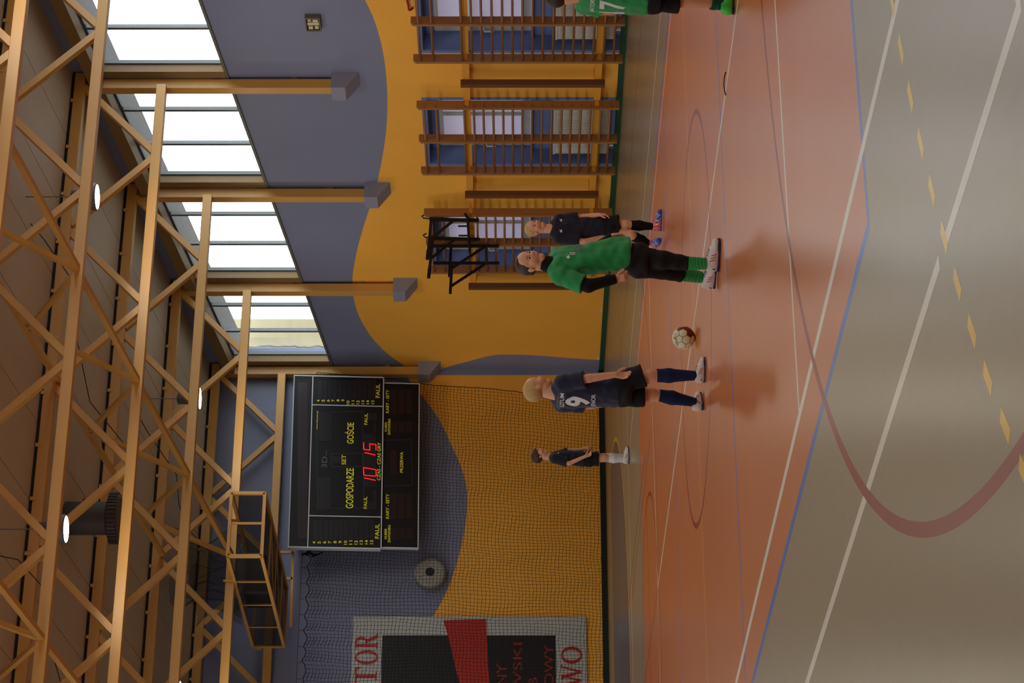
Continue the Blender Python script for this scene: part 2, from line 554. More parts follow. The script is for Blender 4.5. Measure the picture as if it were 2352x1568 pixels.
# outside: bare ground added unseen to block sky light from below; eaves soffit and the neighbouring cream wall with a weather stain, seen through the panes
m_out = mat('outside_eaves', 'a2a4a8', 0.7, var=0.1)
struct(MB().prism_x([(20, head(20) + 0.12), (41, head(41) + 0.12), (41, head(41) + 0.5), (20, head(20) + 0.5)], XW + 0.44, XW + 1.05).build('trim_4', m_out))
struct(MB().box(-120, 140, -120, 160, -0.6, -0.4).build('ground', mat('outside_ground', '6b6a64', 0.9, var=0.1, scale=(0.3, 0.3, 0.3))))
m_outw = mat('outside_cream_render', '9c9274', 0.8, var=0.12, scale=(1.5, 1.5, 6))
ow = struct(MB().box(XW + 1.6, XW + 2.0, 40.70, 47, -0.4, 9).build('wall_outside', m_outw))
random.seed(5)
st = []
n = 28
zz = [4.8 + 2.6 * i / n for i in range(n + 1)]
e0 = [41.02 + 0.08 * random.random() for _ in zz]
e1 = [41.28 + 0.10 * random.random() for _ in zz]
sb_ = MB()
for i in range(n):
    sb_.hexa([(XW + 1.588, e0[i], zz[i]), (XW + 1.6, e0[i], zz[i]), (XW + 1.6, e1[i], zz[i]), (XW + 1.588, e1[i], zz[i]),
              (XW + 1.588, e0[i + 1], zz[i + 1]), (XW + 1.6, e0[i + 1], zz[i + 1]), (XW + 1.6, e1[i + 1], zz[i + 1]), (XW + 1.588, e1[i + 1], zz[i + 1])])
sb_.build('render_patch', mat('outside_grey_patch', '6c7276', 0.85, var=0.15, scale=(9, 9, 9)), ow)

# low window niches behind the wall bars
m_frost = bpy.data.materials.new('frosted_pane')
m_frost.use_nodes = True
nt = m_frost.node_tree
nt.nodes.clear()
o_ = nt.nodes.new('ShaderNodeOutputMaterial')
a_ = nt.nodes.new('ShaderNodeBsdfTranslucent')
a_.inputs[0].default_value = (0.215, 0.20, 0.245, 1)
d_ = nt.nodes.new('ShaderNodeBsdfDiffuse')
d_.inputs[0].default_value = (0.5, 0.5, 0.5, 1)
s_ = nt.nodes.new('ShaderNodeAddShader')
nt.links.new(a_.outputs[0], s_.inputs[0])
nt.links.new(d_.outputs[0], s_.inputs[1])
nt.links.new(s_.outputs[0], o_.inputs[0])
m_wframe = mat('window_frame_grey_white', 'b9b9b6', 0.4)
for i, (ya, yb) in enumerate(NICHES):
    w = root('window_%d' % (6 + i), (XW + 0.3, (ya + yb) / 2, NZ0))
    t = 0.012
    q = MB()                              # blue lining: reveals, top, sill step and apron
    q.box(XW, XW + 0.40, ya, ya + t, NZ0, NZ1).box(XW, XW + 0.40, yb - t, yb, NZ0, NZ1).box(XW, XW + 0.40, ya + t, yb - t, NZ1 - t, NZ1)
    q.box(XW + 0.26, XW + 0.42, ya + t, yb - t, NZ0, 1.32)
    q.box(XW + 0.28, XW + 0.40, ya + t, yb - t, 2.74, NZ1 - t)
    q.build('lining', m_paint_blue, w)
    q = MB()                              # painted border on the wall face
    q.box(XW - 0.004, XW, yb, yb + 0.06, NZ0, NZ1 + 0.06).box(XW - 0.004, XW, ya - 0.06, ya, NZ0, NZ1 + 0.06).box(XW - 0.004, XW, ya, yb, NZ1, NZ1 + 0.06)
    q.build('border', m_paint_blue, w)
    MB().box(XW + 0.16, XW + 0.29, ya + t, yb - t, 1.32, 1.345).build('sill', m_paint_blue, w)
    wa, wb = ya + 0.06, yb - 0.06
    q = MB()
    for za, zb in ((1.345, 1.46), (2.27, 2.36), (2.68, 2.74)):
        q.box(XW + 0.32, XW + 0.39, wa, wb, za, zb)
    for y_ in (wa, (wa + wb) / 2 - 0.035, wb - 0.07):
        q.box(XW + 0.322, XW + 0.388, y_, y_ + 0.07, 1.345, 2.74)
    q.box(XW + 0.33, XW + 0.40, ya + t, wa, 1.345, 2.74).box(XW + 0.33, XW + 0.40, wb, yb - t, 1.345, 2.74)
    q.build('frame', m_wframe, w)
    for y0, y1 in ((wa + 0.07, (wa + wb) / 2 - 0.035), ((wa + wb) / 2 + 0.035, wb - 0.07)):
        for z0, z1 in ((1.46, 2.27), (2.36, 2.68)):
            MB().box(XW + 0.345, XW + 0.353, y0, y1, z0, z1).build('pane', m_frost, w)
    q = MB().tube([(XW + 0.32, wb - 0.03, 2.02), (XW + 0.26, wb - 0.03, 2.02), (XW + 0.26, wb - 0.03, 1.88)], 0.012, 8)
    q.build('handle', m_white, w)
    portal((XW + 0.41, (ya + yb) / 2, 2.05), (0, PI / 2, 0), 1.4, yb - ya - 0.1)
    # radiator standing in the niche
    pos = ('beneath the nearest frosted window', 'beneath the middle frosted window', 'beneath the far frosted window, behind the black frames')[i]
    r = thing('radiator', 'white panel radiator ' + pos, 'radiator', (XW + 0.16, (ya + yb) / 2, NZ0), 'radiators behind the wall bars')
    ra, rb = ya + 0.12, yb - 0.10
    MB().box(XW + 0.12, XW + 0.20, ra, rb, 0.16, 0.97).build('panel', m_white, r, bevel=0.008)
    q = MB()
    nr = 36
    for j in range(nr):
        yy = ra + 0.03 + (rb - ra - 0.06) * j / (nr - 1)
        q.box(XW + 0.112, XW + 0.12, yy - 0.012, yy + 0.012, 0.2, 0.93)
    q = q.build('ribs', m_white, r)
    q['kind'] = 'stuff'
    MB().box(XW + 0.11, XW + 0.21, ra, rb, 0.97, 1.0).build('top_grille', m_white, r)
    for yy in (ra + 0.2, rb - 0.2):
        MB().box(XW + 0.14, XW + 0.18, yy - 0.02, yy + 0.02, NZ0, 0.16).build('foot', m_white, r)
# ------------------------------------------------------------------ wall bars on the right wall
RUNGZ = [2.91, 2.73, 2.32, 2.18, 2.04, 1.895, 1.75, 1.61, 1.47, 1.33, 1.185, 1.04, 0.895, 0.755, 0.615, 0.47, 0.325, 0.185]
SETS = [(26.72, 27.64, 28.56), (29.76, 30.68, 31.59), (32.85, 33.79, 34.70)]
tr = MB().box(XW - 0.20, XW - 0.12, 25.5, 35.36, 2.23, 2.33)
struct(tr.build('trim_5', m_rail))
tr = MB().box(XW - 0.20, XW - 0.12, 25.5, 35.36, 0.33, 0.43)
struct(tr.build('trim_6', m_rail))
def upright_mesh(w=0.045):
    x0, x1, c = XW - 0.335, XW - 0.20, 0.035
    return MB().prism_y([(x0, 0.055), (x1, 0.055), (x1, 3.015), (x0 + c, 3.015), (x0, 3.015 - c)], -w / 2, w / 2)
where = ['double pine wall bars nearest the camera, partly behind the player numbered 17',
         'double pine wall bars in the middle, clear of the players',
         'far double pine wall bars carrying the black exercise frames']
up_me = upright_mesh().mesh('upright')
up_me.materials.append(m_wood)
rung_me = None
for si, ys in enumerate(SETS):
    t = thing('wall_bars', where[si], 'wall bars', (0, ys[1], 0), 'wall bars along the orange wall')
    for y in ys:
        o = bpy.data.objects.new('upright', up_me)
        COL.objects.link(o)
        o.parent = t
        o.location = (0, y - ys[1], 0)
    if rung_me is None:
        rung_me = MB().tube([(0, -0.955, 0), (0, 0.955, 0)], 0.0185, 10).mesh('rung')
        rung_me.materials.append(m_wood2)
        rung_me.polygons.foreach_set('use_smooth', [len(p.vertices) == 4 for p in rung_me.polygons])
    for j, z in enumerate(RUNGZ):
        o = bpy.data.objects.new('rung', rung_me)
        COL.objects.link(o)
        o.parent = t
        o.location = (XW - 0.30 + (0.0 if j > 1 else -0.01), 0, z)
    for y in (ys[0], ys[2]):
        for z in (2.28, 0.38):
            MB().box(XW - 0.29, XW - 0.20, y - 0.031, y - 0.0235, z - 0.03, z + 0.03).build('bracket', m_rail, t)
for y, wh in ((29.22, 'between the nearest and the middle wall bars'), (32.33, 'between the middle and the far wall bars'), (35.30, 'beyond the far wall bars')):
    t = thing('wooden_post', 'dark pine batten fixed to the orange rails ' + wh, 'post', (XW - 0.25, y, 0.28))
    MB().box(XW - 0.295, XW - 0.20, y - 0.04, y + 0.04, 0.285, 2.36).build('batten', mat('dark_pine', '6b4226', 0.45, var=0.2, scale=(16, 16, 2)) if y < 29.5 else bpy.data.materials['dark_pine'], t, bevel=0.004)
    for z in (2.28, 0.38):
        MB().box(XW - 0.12, XW, y - 0.05, y + 0.05, z - 0.06, z + 0.06).build('wall_block', m_rail, t)

# black exercise frames hung on the far wall bars
xb = XW - 0.37
t = thing('pull_up_frame', 'black steel pull-up frame hung on the top rungs of the far wall bars', 'exercise frame', (xb, 33.2, 2.2))
pa, pb = 32.88, 33.48
for y in (pa, pb):
    MB().beam((xb, y, 2.93), (xb, y + 0.04, 2.15), 0.045, 0.045, (1, 0, 0)).build('post', m_black, t)
    MB().beam((xb, y, 2.90), (xb - 0.66, y, 2.94), 0.045, 0.045).build('arm', m_black, t)
    MB().beam((xb, y + 0.02, 2.54), (xb - 0.36, y, 2.91), 0.035, 0.035).build('brace', m_black, t)
    MB().tube([(xb - 0.56, y, 2.94), (xb - 0.72, y, 2.95)], 0.028, 10).build('grip', m_black, t)
    MB().tube([(xb + 0.01, y, 2.93), (xb + 0.02, y, 3.02), (xb + 0.055, y, 3.05), (xb + 0.09, y, 3.0)], 0.012, 8).build('hook', m_black, t)
MB().tube([(xb - 0.055, 32.62, 2.36), (xb - 0.055, 32.75, 2.325), (xb - 0.055, 33.86, 2.31)], 0.022, 10).build('crossbar', m_black, t)
for y in (33.0, 33.3):
    MB().tube([(xb - 0.055, y, 2.32), (xb - 0.055, y, 2.48)], 0.016, 8).build('peg', m_black, t)
MB().beam((xb, pa, 2.86), (xb, pb, 2.86), 0.04, 0.04).build('top_rail', m_black, t)
t = thing('dip_frame', 'black steel dip frame with two arms, on the far wall bars beside the taller frame', 'exercise frame', (xb, 34.0, 1.85))
for y in (33.73, 34.29):
    MB().beam((xb, y, 2.91), (xb, y, 1.84), 0.04, 0.04, (1, 0, 0)).build('post', m_black, t)
    MB().beam((xb, y, 2.61), (xb - 0.56, y, 2.63), 0.045, 0.045).build('arm', m_black, t)
    MB().beam((xb, y, 2.05), (xb - 0.42, y, 2.61), 0.035, 0.035).build('brace', m_black, t)
MB().beam((xb, 33.73, 2.05), (xb, 34.29, 2.05), 0.05, 0.04).build('crossbar', m_black, t)

# ------------------------------------------------------------------ steel columns and their painted consoles
names = ['steel column nearest the camera on the right wall', 'steel column second from the camera, its grey console above the middle wall bars', 'steel column third from the camera, beside the far wall bars', 'corner steel column beside the scoreboard']
for i, c in enumerate(COLS[:4][::-1]):
    zb = 4.235 - 0.0985 * (c - 29.45)
    t = thing('steel_column', 'cream ' + names[i], 'column', (XW - 0.13, c, zb))
    MB().box(XW - 0.21, XW - 0.055, c - 0.06, c + 0.10, zb - 0.02, roof(c) - 0.02).build('post', m_steel, t, bevel=0.006)
    q = MB()
    ya, yb = c - 0.16, c + 0.18
    x0, x1 = XW - 0.27, XW
    q.prism_y([(x0, zb), (x1, zb), (x1, zb - 0.40), (x0, zb - 0.205)], ya, yb)
    q.build('console', m_brkt, t)
    q = MB().box(XW - 0.055, XW, c - 0.03, c + 0.03, zb + 0.5, zb + 0.6).box(XW - 0.055, XW, c - 0.03, c + 0.03, zb + 1.6, zb + 1.7)
    q.build('wall_anchor', m_steel_d, t)

# ------------------------------------------------------------------ roof trusses across the hall
def zbot(y): return 6.685 - 0.0994 * (y - 29.35)
TY = [COLS[0] - 0.04, 35.55, 32.45, 29.35, 26.25, 23.15, 20.05]
tlab = ['cream lattice truss closest to the back wall, above the scoreboard', 'second truss from the back wall, lit by a lamp above the scoreboard',
        'third truss from the back wall, between two lamps', 'fourth truss from the back wall, meeting the nearest full column', 'fifth truss from the back wall, in front of the ribbed heater',
        'sixth truss from the back wall, at the top corner of the picture', 'seventh truss from the back wall, closest overhead']
XN = [18.2 - 2.42 * i for i in range(8)]
XT = [19.41 - 2.42 * i for i in range(9)]
clip_me = None
for i, y in enumerate(TY):
    zb, zt = zbot(y), roof(y) - 0.115
    t = thing('roof_truss', tlab[i], 'truss', (9.5, y, zb))
    MB().box(XL, XW - 0.21, y - 0.07, y + 0.07, zb - 0.07, zb + 0.07).build('bottom_chord', m_steel, t, bevel=0.008)
    MB().box(XL, XW - 0.02, y - 0.08, y + 0.08, zt - 0.075, zt + 0.075).build('top_chord', m_steel, t, bevel=0.008)
    for n_, x in enumerate(XN):
        for s_, xt in ((0, XT[n_]), (1, XT[n_ + 1])):
            a = Vector((x + (0.06 if s_ == 0 else -0.06), y, zb + 0.05))
            bq = Vector((xt + (-0.06 if s_ == 0 else 0.06), y, zt - 0.06))
            MB().beam(a, bq, 0.09, 0.09).build('web', m_steel, t)
    q = MB()
    xx = XW - 0.5
    while xx > XL + 0.3:
        q.box(xx - 0.025, xx + 0.025, y - 0.092, y - 0.08, zt + 0.03, zt + 0.105)
        xx -= 0.78
    MB().box(XL, XW - 0.02, y - 0.07, y + 0.07, zt + 0.075, roof(y + 0.08) - 0.001).build('gap_shade', m_dark, t)  # black strip standing in for the shade between chord and roof
    q = q.build('clip_row', m_steel, t)
    q['kind'] = 'stuff'
# lengthwise ties and inverted-V braces between the trusses
spot = {14.6: 'right-hand', 9.75: 'left-hand'}
for X in (14.6, 9.75):
    for i in range(1, 5):
        ya, yb = TY[i], TY[i + 1]          # ya is farther from the camera
        za, zb = zbot(ya), zbot(yb)
        ta, tb = roof(ya) - 0.21, roof(yb) - 0.21
        ord_ = ('second', 'third', 'fourth', 'fifth', 'sixth')
        t = thing('cross_brace', '%s V brace joining the %s and %s trusses counted from the back wall' % (spot[X], ord_[i - 1], ord_[i]), 'brace', (X, (ya + yb) / 2, za))
        MB().beam((X, ya - 0.07, za), (X, yb + 0.07, zb), 0.07, 0.07).build('lower_tie', m_steel, t)
        MB().beam((X, ya - 0.08, ta), (X, yb + 0.08, tb), 0.07, 0.07).build('upper_tie', m_steel, t)
        mid = Vector((X, (ya + yb) / 2, (ta + tb) / 2 - 0.03))
        for yy, zz_ in ((ya - 0.07, za + 0.05), (yb + 0.07, zb + 0.05)):
            MB().beam(mid, (X, yy, zz_), 0.06, 0.06).build('strut', m_steel, t)

# ------------------------------------------------------------------ lamps hung between the trusses
m_lamph = mat('lamp_housing', '6a6a6c', 0.5, metal=0.3)
m_lens = mat('lamp_lens', 'ffffff', 0.4, emit='fff6e6', estr=14.0)
LY = [34.0, 27.85, 21.7, 15.5, 9.3, 3.1]
LX = [16.62, 11.8, 7.1, 2.4]
lab = {(0, 0): 'bright hanging lamp right of the third truss, above the scoreboard', (0, 1): 'hanging lamp near the left edge lighting the second truss',
       (1, 0): 'bright hanging lamp near the clerestory windows, behind the fifth truss', (1, 1): 'bright hanging lamp beside the ribbed heater'}
for i, y in enumerate(LY):
    for j, x in enumerate(LX):
        z = 7.17 if i else 6.52
        z = roof(y) - (0.96 if i else 1.0)
        if (i, j) in lab:
            t = thing('hanging_lamp', lab[(i, j)], 'lamp', (x, y, z))
            MB().lathe([(0.18, 0.0), (0.19, 0.02), (0.17, 0.14), (0.09, 0.22), (0.09, 0.34), (0.03, 0.36)], (x, y, z), 20).build('housing', m_lamph, t, smooth=True)
            MB().lathe([(0.16, -0.006), (0.168, -0.001)], (x, y, z), 20).build('lens', m_lens, t, smooth=True)
            MB().tube([(x, y, z + 0.36), (x, y, roof(y))], 0.007, 6).build('hanger', m_lamph, t)
        ld = bpy.data.lights.new('lamp_light', 'SPOT')
        ld.spot_size = math.radians(172)
        ld.spot_blend = 0.12
        ld.shadow_soft_size = 0.32
        ld.energy = LAMP_W
        ld.color = (1.0, 0.92, 0.78)
        lo = bpy.data.objects.new('lamp_light', ld)
        COL.objects.link(lo)
        lo.location = (x, y, z - 0.12)
# thin supply cables looping along the roof beside the lamps
m_cable = mat('dark_cable', '2a2420', 0.6)
for (pts, lb) in (([(16.35, 28.1, 8.08), (16.35, 28.5, 7.98), (16.0, 29.2, 7.62), (15.6, 30.2, 7.72), (15.2, 31.2, 7.68), (15.0, 32.3, 7.30)], 'thin dark cable sagging under the roof beyond the nearest lamp'),
                  ([(16.36, 34.2, 7.46), (16.3, 34.6, 7.38), (15.9, 35.3, 7.0), (15.75, 36.2, 7.06), (15.7, 37.2, 6.98), (15.7, 38.2, 6.72)], 'thin dark cable sagging near the ceiling above the cage'),
                  ([(11.55, 28.1, 8.06), (11.7, 28.6, 7.9), (11.5, 29.3, 7.6), (11.2, 30.3, 7.75), (10.9, 31.2, 7.7), (10.7, 32.4, 7.32)], 'thin dark cable sagging left of the ribbed heater')):
    tag(MB().tube(pts, 0.007, 6).build('cable', m_cable, smooth=True), lb, 'cable')

# ribbed unit heater below the roof
fx, fy = 13.3, 31.0
t = thing('unit_heater', 'dark grey cylindrical heater with a ribbed bottom ring, hung from the roof', 'heater', (fx, fy, 7.08))
m_heat = mat('heater_grey', '4a4340', 0.5, var=0.06)
MB().lathe([(0.235, 7.24), (0.235, 7.84)], (fx, fy, 0), 32).build('drum', m_heat, t, smooth=False)
MB().lathe([(0.30, 7.07), (0.345, 7.10), (0.345, 7.20), (0.25, 7.25)], (fx, fy, 0), 32).build('ring', m_heat, t)
q = MB()
for k_ in range(40):
    a = 2 * PI * k_ / 40
    q.beam((fx + 0.347 * math.cos(a), fy + 0.347 * math.sin(a), 7.09), (fx + 0.347 * math.cos(a), fy + 0.347 * math.sin(a), 7.21), 0.018, 0.03, (math.cos(a), math.sin(a), 0))
q = q.build('fins', m_heat, t)
q['kind'] = 'stuff'
MB().lathe([(0.045, 0), (0.05, 0.05), (0.02, 0.09)], (fx + 0.22, fy - 0.12, 7.5), 12).build('red_valve', mat('red_valve', 'b03a1c', 0.4), t)
for a in (0.4, 2.5, 4.6):
    MB().tube([(fx + 0.2 * math.cos(a), fy + 0.2 * math.sin(a), 7.83), (fx + 0.2 * math.cos(a), fy + 0.2 * math.sin(a), roof(fy))], 0.012, 6).build('hanger', m_dark, t)
# ------------------------------------------------------------------ scoreboard on the back wall
m_sb = mat('scoreboard_black', '0a0a0c', 0.45, 0.25)
m_sbl = mat('scoreboard_silver_edge', 'c4c4c8', 0.4)
m_sbw = mat('display_window_grey', '1d1b20', 0.35, 0.3)
m_sbr = mat('display_window_dark_red', '241315', 0.35, 0.3)
m_sbo = mat('scoreboard_thin_outline', '3c3c40', 0.4)
m_yel = mat('yellow_lettering', 'e8e23c', 0.5)
m_led = mat('red_led', 'c01018', 0.5, emit='ff1420', estr=1.1)
m_greyt = mat('grey_lettering', '56565c', 0.5)
sb = thing('scoreboard', 'large black electronic scoreboard with yellow words and red clock digits', 'scoreboard', (17.42, 38.12, 3.895))
sb.rotation_euler = (math.radians(4.4), math.radians(-0.7), 0)
def SP(cx_, cy_):       # drawing grid of the board -> board plane (x right, z up)
    ax, ay = cx_ - 88.0, cy_ - 1460.0
    det = 47 * 30 + 742 * 1390
    s = (ax * 30 - 742 * ay) / det
    t = (47 * ay + 1390 * ax) / det
    return (s - 0.5) * 3.23, (1 - t) * 1.555
def loc_build(b, name, m, parent, **kw):
    me = b.mesh(name)
    return link(name, me, parent, [m], kw.get('smooth', False))
def sb_rect(name, m, c0, c1, yl, yr, y0, dy=0.004, parent=None):
    """grid rectangle: c0 top, c1 bottom, yl left, yr right"""
    p = [SP(c1, yl), SP(c1, yr), SP(c0, yr), SP(c0, yl)]
    return loc_build(MB().prism_y(p, y0 - dy, y0), name, m, parent or sb)
def sb_text(txt, c0, c1, yl, yr, y0, m=None, bold=0.012):
    x0, z0 = SP(c1, yl)
    x1, _ = SP(c1, yr)
    _, z1 = SP(c0, yl)
    v, f = text_verts(txt, x1 - x0, z1 - z0, bold)
    b = MB().add([(x0 + a, y0 - 0.005, z0 + c + (a * 0.004)) for a, c in v], f)
    return loc_build(b, 'lettering', m or m_yel, sb)
loc_build(MB().box(-1.615, 1.615, 0, 0.14, 0, 1.555), 'upper_cabinet', m_sb, sb)
loc_build(MB().box(-1.575, 1.535, 0.05, 0.16, -0.63, -0.002), 'lower_cabinet', m_sb, sb)
e = 0.016
q = MB().box(-1.62, 1.62, -0.008, 0.02, 1.555, 1.555 + e).box(-1.62 - e, -1.615, -0.008, 0.10, 0, 1.555 + e).box(1.615, 1.62 + e, -0.008, 0.10, 0, 1.555 + e).box(-1.62, 1.62, -0.008, 0.02, -e, 0.002)
q.box(-1.615, 1.615, -0.006, 0, 1.228, 1.228 + e)
x1, _ = SP(283, 315); x2, _ = SP(250, 1220)
q.box(x1 - e / 2, x1 + e / 2, -0.006, 0, 0, 1.228).box(x2 - e / 2, x2 + e / 2, -0.006, 0, 0, 1.228)
loc_build(q, 'edge_trim', m_sbl, sb)
q = MB().box(-1.575, 1.535, 0.042, 0.05, -0.63 - e, -0.63).box(-1.575 - e, -1.575, 0.042, 0.12, -0.63 - e, -0.01).box(1.535, 1.535 + e, 0.042, 0.12, -0.63 - e, -0.01)
loc_build(q, 'lower_trim', m_sbl, sb)
F0, F1 = 0.0, 0.05
sb_rect('message_strip', m_sbr, 160, 242, 1402, 125, F0)
def outline(c0, c1, yl, yr, y0, w=3):
    for a in ((c0, c0 + w, yl, yr), (c1 - w, c1, yl, yr), (c0, c1, yl, yl - w), (c0, c1, yr + w, yr)):
        sb_rect('outline', m_sbo, a[0], a[1], a[2], a[3], y0, 0.003)
for c0, c1, yl, yr in ((322, 430, 1162, 915), (336, 440, 618, 374)):
    sb_rect('score_window', m_sbw, c0, c1, yl, yr, F0)
outline(318, 700, 1168, 376, F0)
outline(432, 697, 832, 722, F0)
sb_rect('set_window', m_sbw, 444, 516, 802, 740, F0)
sb_rect('clock_window', m_sbw, 699, 806, 1003, 567, F0)
for a in ((728, 800, 1183, 1118), (780, 803, 1117, 1025), (743, 818, 458, 392), (788, 812, 558, 466)):
    sb_rect('foul_window', m_sbw, a[0], a[1], a[2], a[3], F0)
for a, b_ in (((1420, 1258), 285), ((277, 112), 327)):
    for k_ in range(12):
        sb_rect('player_window', m_sbw, b_ + 41.3 * k_ + 2, b_ + 41.3 * k_ + 37, a[0], a[1], F0)
for c0 in (917, 980, 1045):
    sb_rect('penalty_window', m_sbr, c0, c0 + 55, 1255, 1048, F1)
    sb_rect('penalty_window', m_sbr, c0, c0 + 55, 1420, 1323, F1)
for c0 in (936, 997, 1060):
    sb_rect('penalty_window', m_sbr, c0, c0 + 53, 395, 190, F1)
    sb_rect('penalty_window', m_sbr, c0, c0 + 53, 549, 457, F1)
sb_rect('break_window', m_sbr, 925, 979, 897, 692, F1)
outline(870, 1102, 985, 608, F1)
for tx in (('GOSPODARZE', 550, 612, 1170, 845), ('GOŚCIE', 547, 622, 645, 470), ('SET', 520, 556, 815, 735), ('FAUL', 697, 725, 1175, 1078), ('FAUL', 712, 740, 490, 395),
           ('CZAS - CZAS GRY', 810, 838, 948, 638), ('www.3d.com.pl', 312, 328, 522, 368), ('FAUL', 785, 820, 1415, 1297), ('FAUL', 811, 846, 266, 150)):
    sb_text(*tx, F0)
for tx in (('KARY - SETY', 877, 904, 1250, 1050), ('KARY - SETY', 893, 920, 385, 190), ('NUMER', 862, 883, 1412, 1327), ('ZAWODNIKA', 890, 911, 1440, 1298), ('NUMER', 880, 901, 540, 460),
           ('ZAWODNIKA', 907, 928, 568, 433), ('PRZERWA', 1001, 1027, 880, 710)):
    sb_text(*tx, F1)
for k_ in range(12):
    c = 278 + 42.4 * k_
    sb_text(str(4 + k_), c, c + 26, 1445 if k_ < 6 else 1458, 1426, F0)
    c = 318 + 41.3 * k_
    sb_text(str(4 + k_), c, c + 25, 292 if k_ < 6 else 318, 274 if k_ < 6 else 286, F0)
sb_text('3D', 355, 400, 838, 745, F0, m_greyt)
sb_text('sport', 388, 402, 738, 690, F0, m_greyt)
def seg(pts, w=8):
    b = MB()
    for a, c in zip(pts, pts[1:]):
        p0, p1 = SP(*a), SP(*c)
        b.beam((p0[0], -0.008, p0[1]), (p1[0], -0.008, p1[1]), 0.016, 0.004, (0, 1, 0))
    return loc_build(b, 'clock_digit', m_led, sb)
seg([(704, 926), (797, 948)])
seg([(703, 905), (700, 842), (803, 862), (804, 914), (703, 905)])
seg([(711, 719), (800, 742)])
seg([(704, 636), (705, 694), (755, 700), (754, 648), (806, 655), (806, 704)])
# the bracket arms that hold it off the wall
for x in (16.3, 18.4):
    MBq = MB().beam((x - 17.42, 0.14, 1.47), (x - 17.42, 0.83, 1.44), 0.05, 0.05)
    loc_build(MBq, 'wall_arm', m_dark, sb)

# ------------------------------------------------------------------ banner, loudspeaker and safety net on the back wall
m_bw = mat('banner_white', 'b9bbb8', 0.5, var=0.03)
m_bk = mat('banner_black', '17121a', 0.5)
m_br = mat('banner_red', 'b02a1c', 0.5, var=0.04)
m_brd = mat('banner_dark_red', '962c22', 0.5)
YP = 38.80
S_ = YP / 38.7
bn_ = thing('wall_banner', 'large white banner with black field, red band and red letters, behind the net', 'banner', (13.0, YP, 0.4))
def BX(x): return x * S_
def BZ(z): return (z - 1.5) * S_ + 1.5
MB().box(11.0, BX(14.79), YP, YP + 0.04, BZ(0.38), BZ(4.345)).build('board', m_bw, bn_)
MB().box(11.3, BX(14.45), YP - 0.003, YP, BZ(0.90), BZ(3.84)).build('black_field', m_bk, bn_)
top_ = [(14.72, 2.81), (14.35, 2.70), (14.04, 2.63), (13.74, 2.56), (13.3, 2.42), (12.9, 2.25)]
bot_ = [(12.9, 1.85), (13.4, 1.99), (13.74, 2.03), (14.04, 2.045), (14.4, 2.065), (14.745, 2.08)]
MB().prism_y([(BX(x), BZ(z)) for x, z in top_ + bot_], YP - 0.006, YP - 0.003).build('red_band', m_br, bn_)
def ban_text(txt, x0, x1, z0, z1, m, bold=0.0):
    v, f = text_verts(txt, BX(x1) - BX(x0), z1 - z0, bold)
    MB().add([(BX(x0) + a, YP - 0.005, z0 + c) for a, c in v], f).build('lettering', m, bn_)
ban_text('NY', 13.56, 13.94, 1.73, 1.90, m_brd)
ban_text('WSKI', 13.40, 14.32, 1.47, 1.62, m_brd)
ban_text('B', 13.55, 13.70, 1.21, 1.37, m_brd)
ban_text('OWY', 13.55, 14.28, 0.94, 1.10, m_brd)
def serif(ch, x0, x1, z0, z1):
    b = MB()
    w, h = x1 - x0, z1 - z0
    cnt = [0]
    def Q_(*p):
        cnt[0] += 1
        b.prism_y([(BX(x0 + a * w), z0 + c * h) for a, c in p], YP - 0.006 - 0.0004 * cnt[0], YP - 0.0002 * cnt[0])
    def R_(a, c, d, f): Q_((a, c), (d, c), (d, f), (a, f))
    def ring(cx_, cz_, rx, rz, tx, tz, a0, a1, n=24):
        for i in range(n):
            t0, t1 = math.radians(a0 + (a1 - a0) * i / n), math.radians(a0 + (a1 - a0) * (i + 1) / n)
            Q_((cx_ + rx * math.cos(t0), cz_ + rz * math.sin(t0)), (cx_ + rx * math.cos(t1), cz_ + rz * math.sin(t1)),
               (cx_ + (rx - tx) * math.cos(t1), cz_ + (rz - tz) * math.sin(t1)), (cx_ + (rx - tx) * math.cos(t0), cz_ + (rz - tz) * math.sin(t0)))
    if ch == 'O':
        ring(0.5, 0.5, 0.5, 0.5, 0.19, 0.07, 0, 360, 36)
    elif ch == 'T':
        R_(0.40, 0.0, 0.60, 1.0); R_(0.0, 0.92, 1.0, 1.0); R_(0.26, 0.0, 0.74, 0.06)
        Q_((0, 0.74), (0.05, 0.74), (0.14, 0.93), (0, 0.93)); Q_((1, 0.74), (0.95, 0.74), (0.86, 0.93), (1, 0.93))
    elif ch == 'R':
        R_(0.12, 0.0, 0.32, 1.0); R_(0.0, 0.0, 0.45, 0.06); R_(0.0, 0.94, 0.4, 1.0)
        R_(0.30, 0.93, 0.52, 1.0); R_(0.30, 0.48, 0.52, 0.55)
        ring(0.5, 0.74, 0.32, 0.26, 0.19, 0.07, -90, 90)
        Q_((0.42, 0.5), (0.62, 0.5), (0.98, 0.0), (0.74, 0.0)); R_(0.72, 0.0, 1.02, 0.05)
    elif ch == 'W':
        Q_((0.05, 1), (0.25, 1), (0.42, 0), (0.34, 0)); Q_((0.34, 0), (0.42, 0), (0.58, 1), (0.53, 1))
        Q_((0.42, 1), (0.58, 1), (0.76, 0), (0.68, 0)); Q_((0.68, 0), (0.76, 0), (0.96, 1), (0.90, 1))
        R_(0.0, 0.95, 0.32, 1.0); R_(0.4, 0.95, 0.64, 1.0); R_(0.84, 0.95, 1.02, 1.0)
    b.build('lettering', m_br, bn_)
serif('R', 14.21, 14.47, 3.92, 4.30)
serif('O', 13.93, 14.18, 3.91, 4.30)
serif('T', 13.56, 13.88, 3.92, 4.29)
serif('O', 13.94, 14.25, 0.46, 0.81)
serif('W', 13.48, 13.92, 0.47, 0.81)

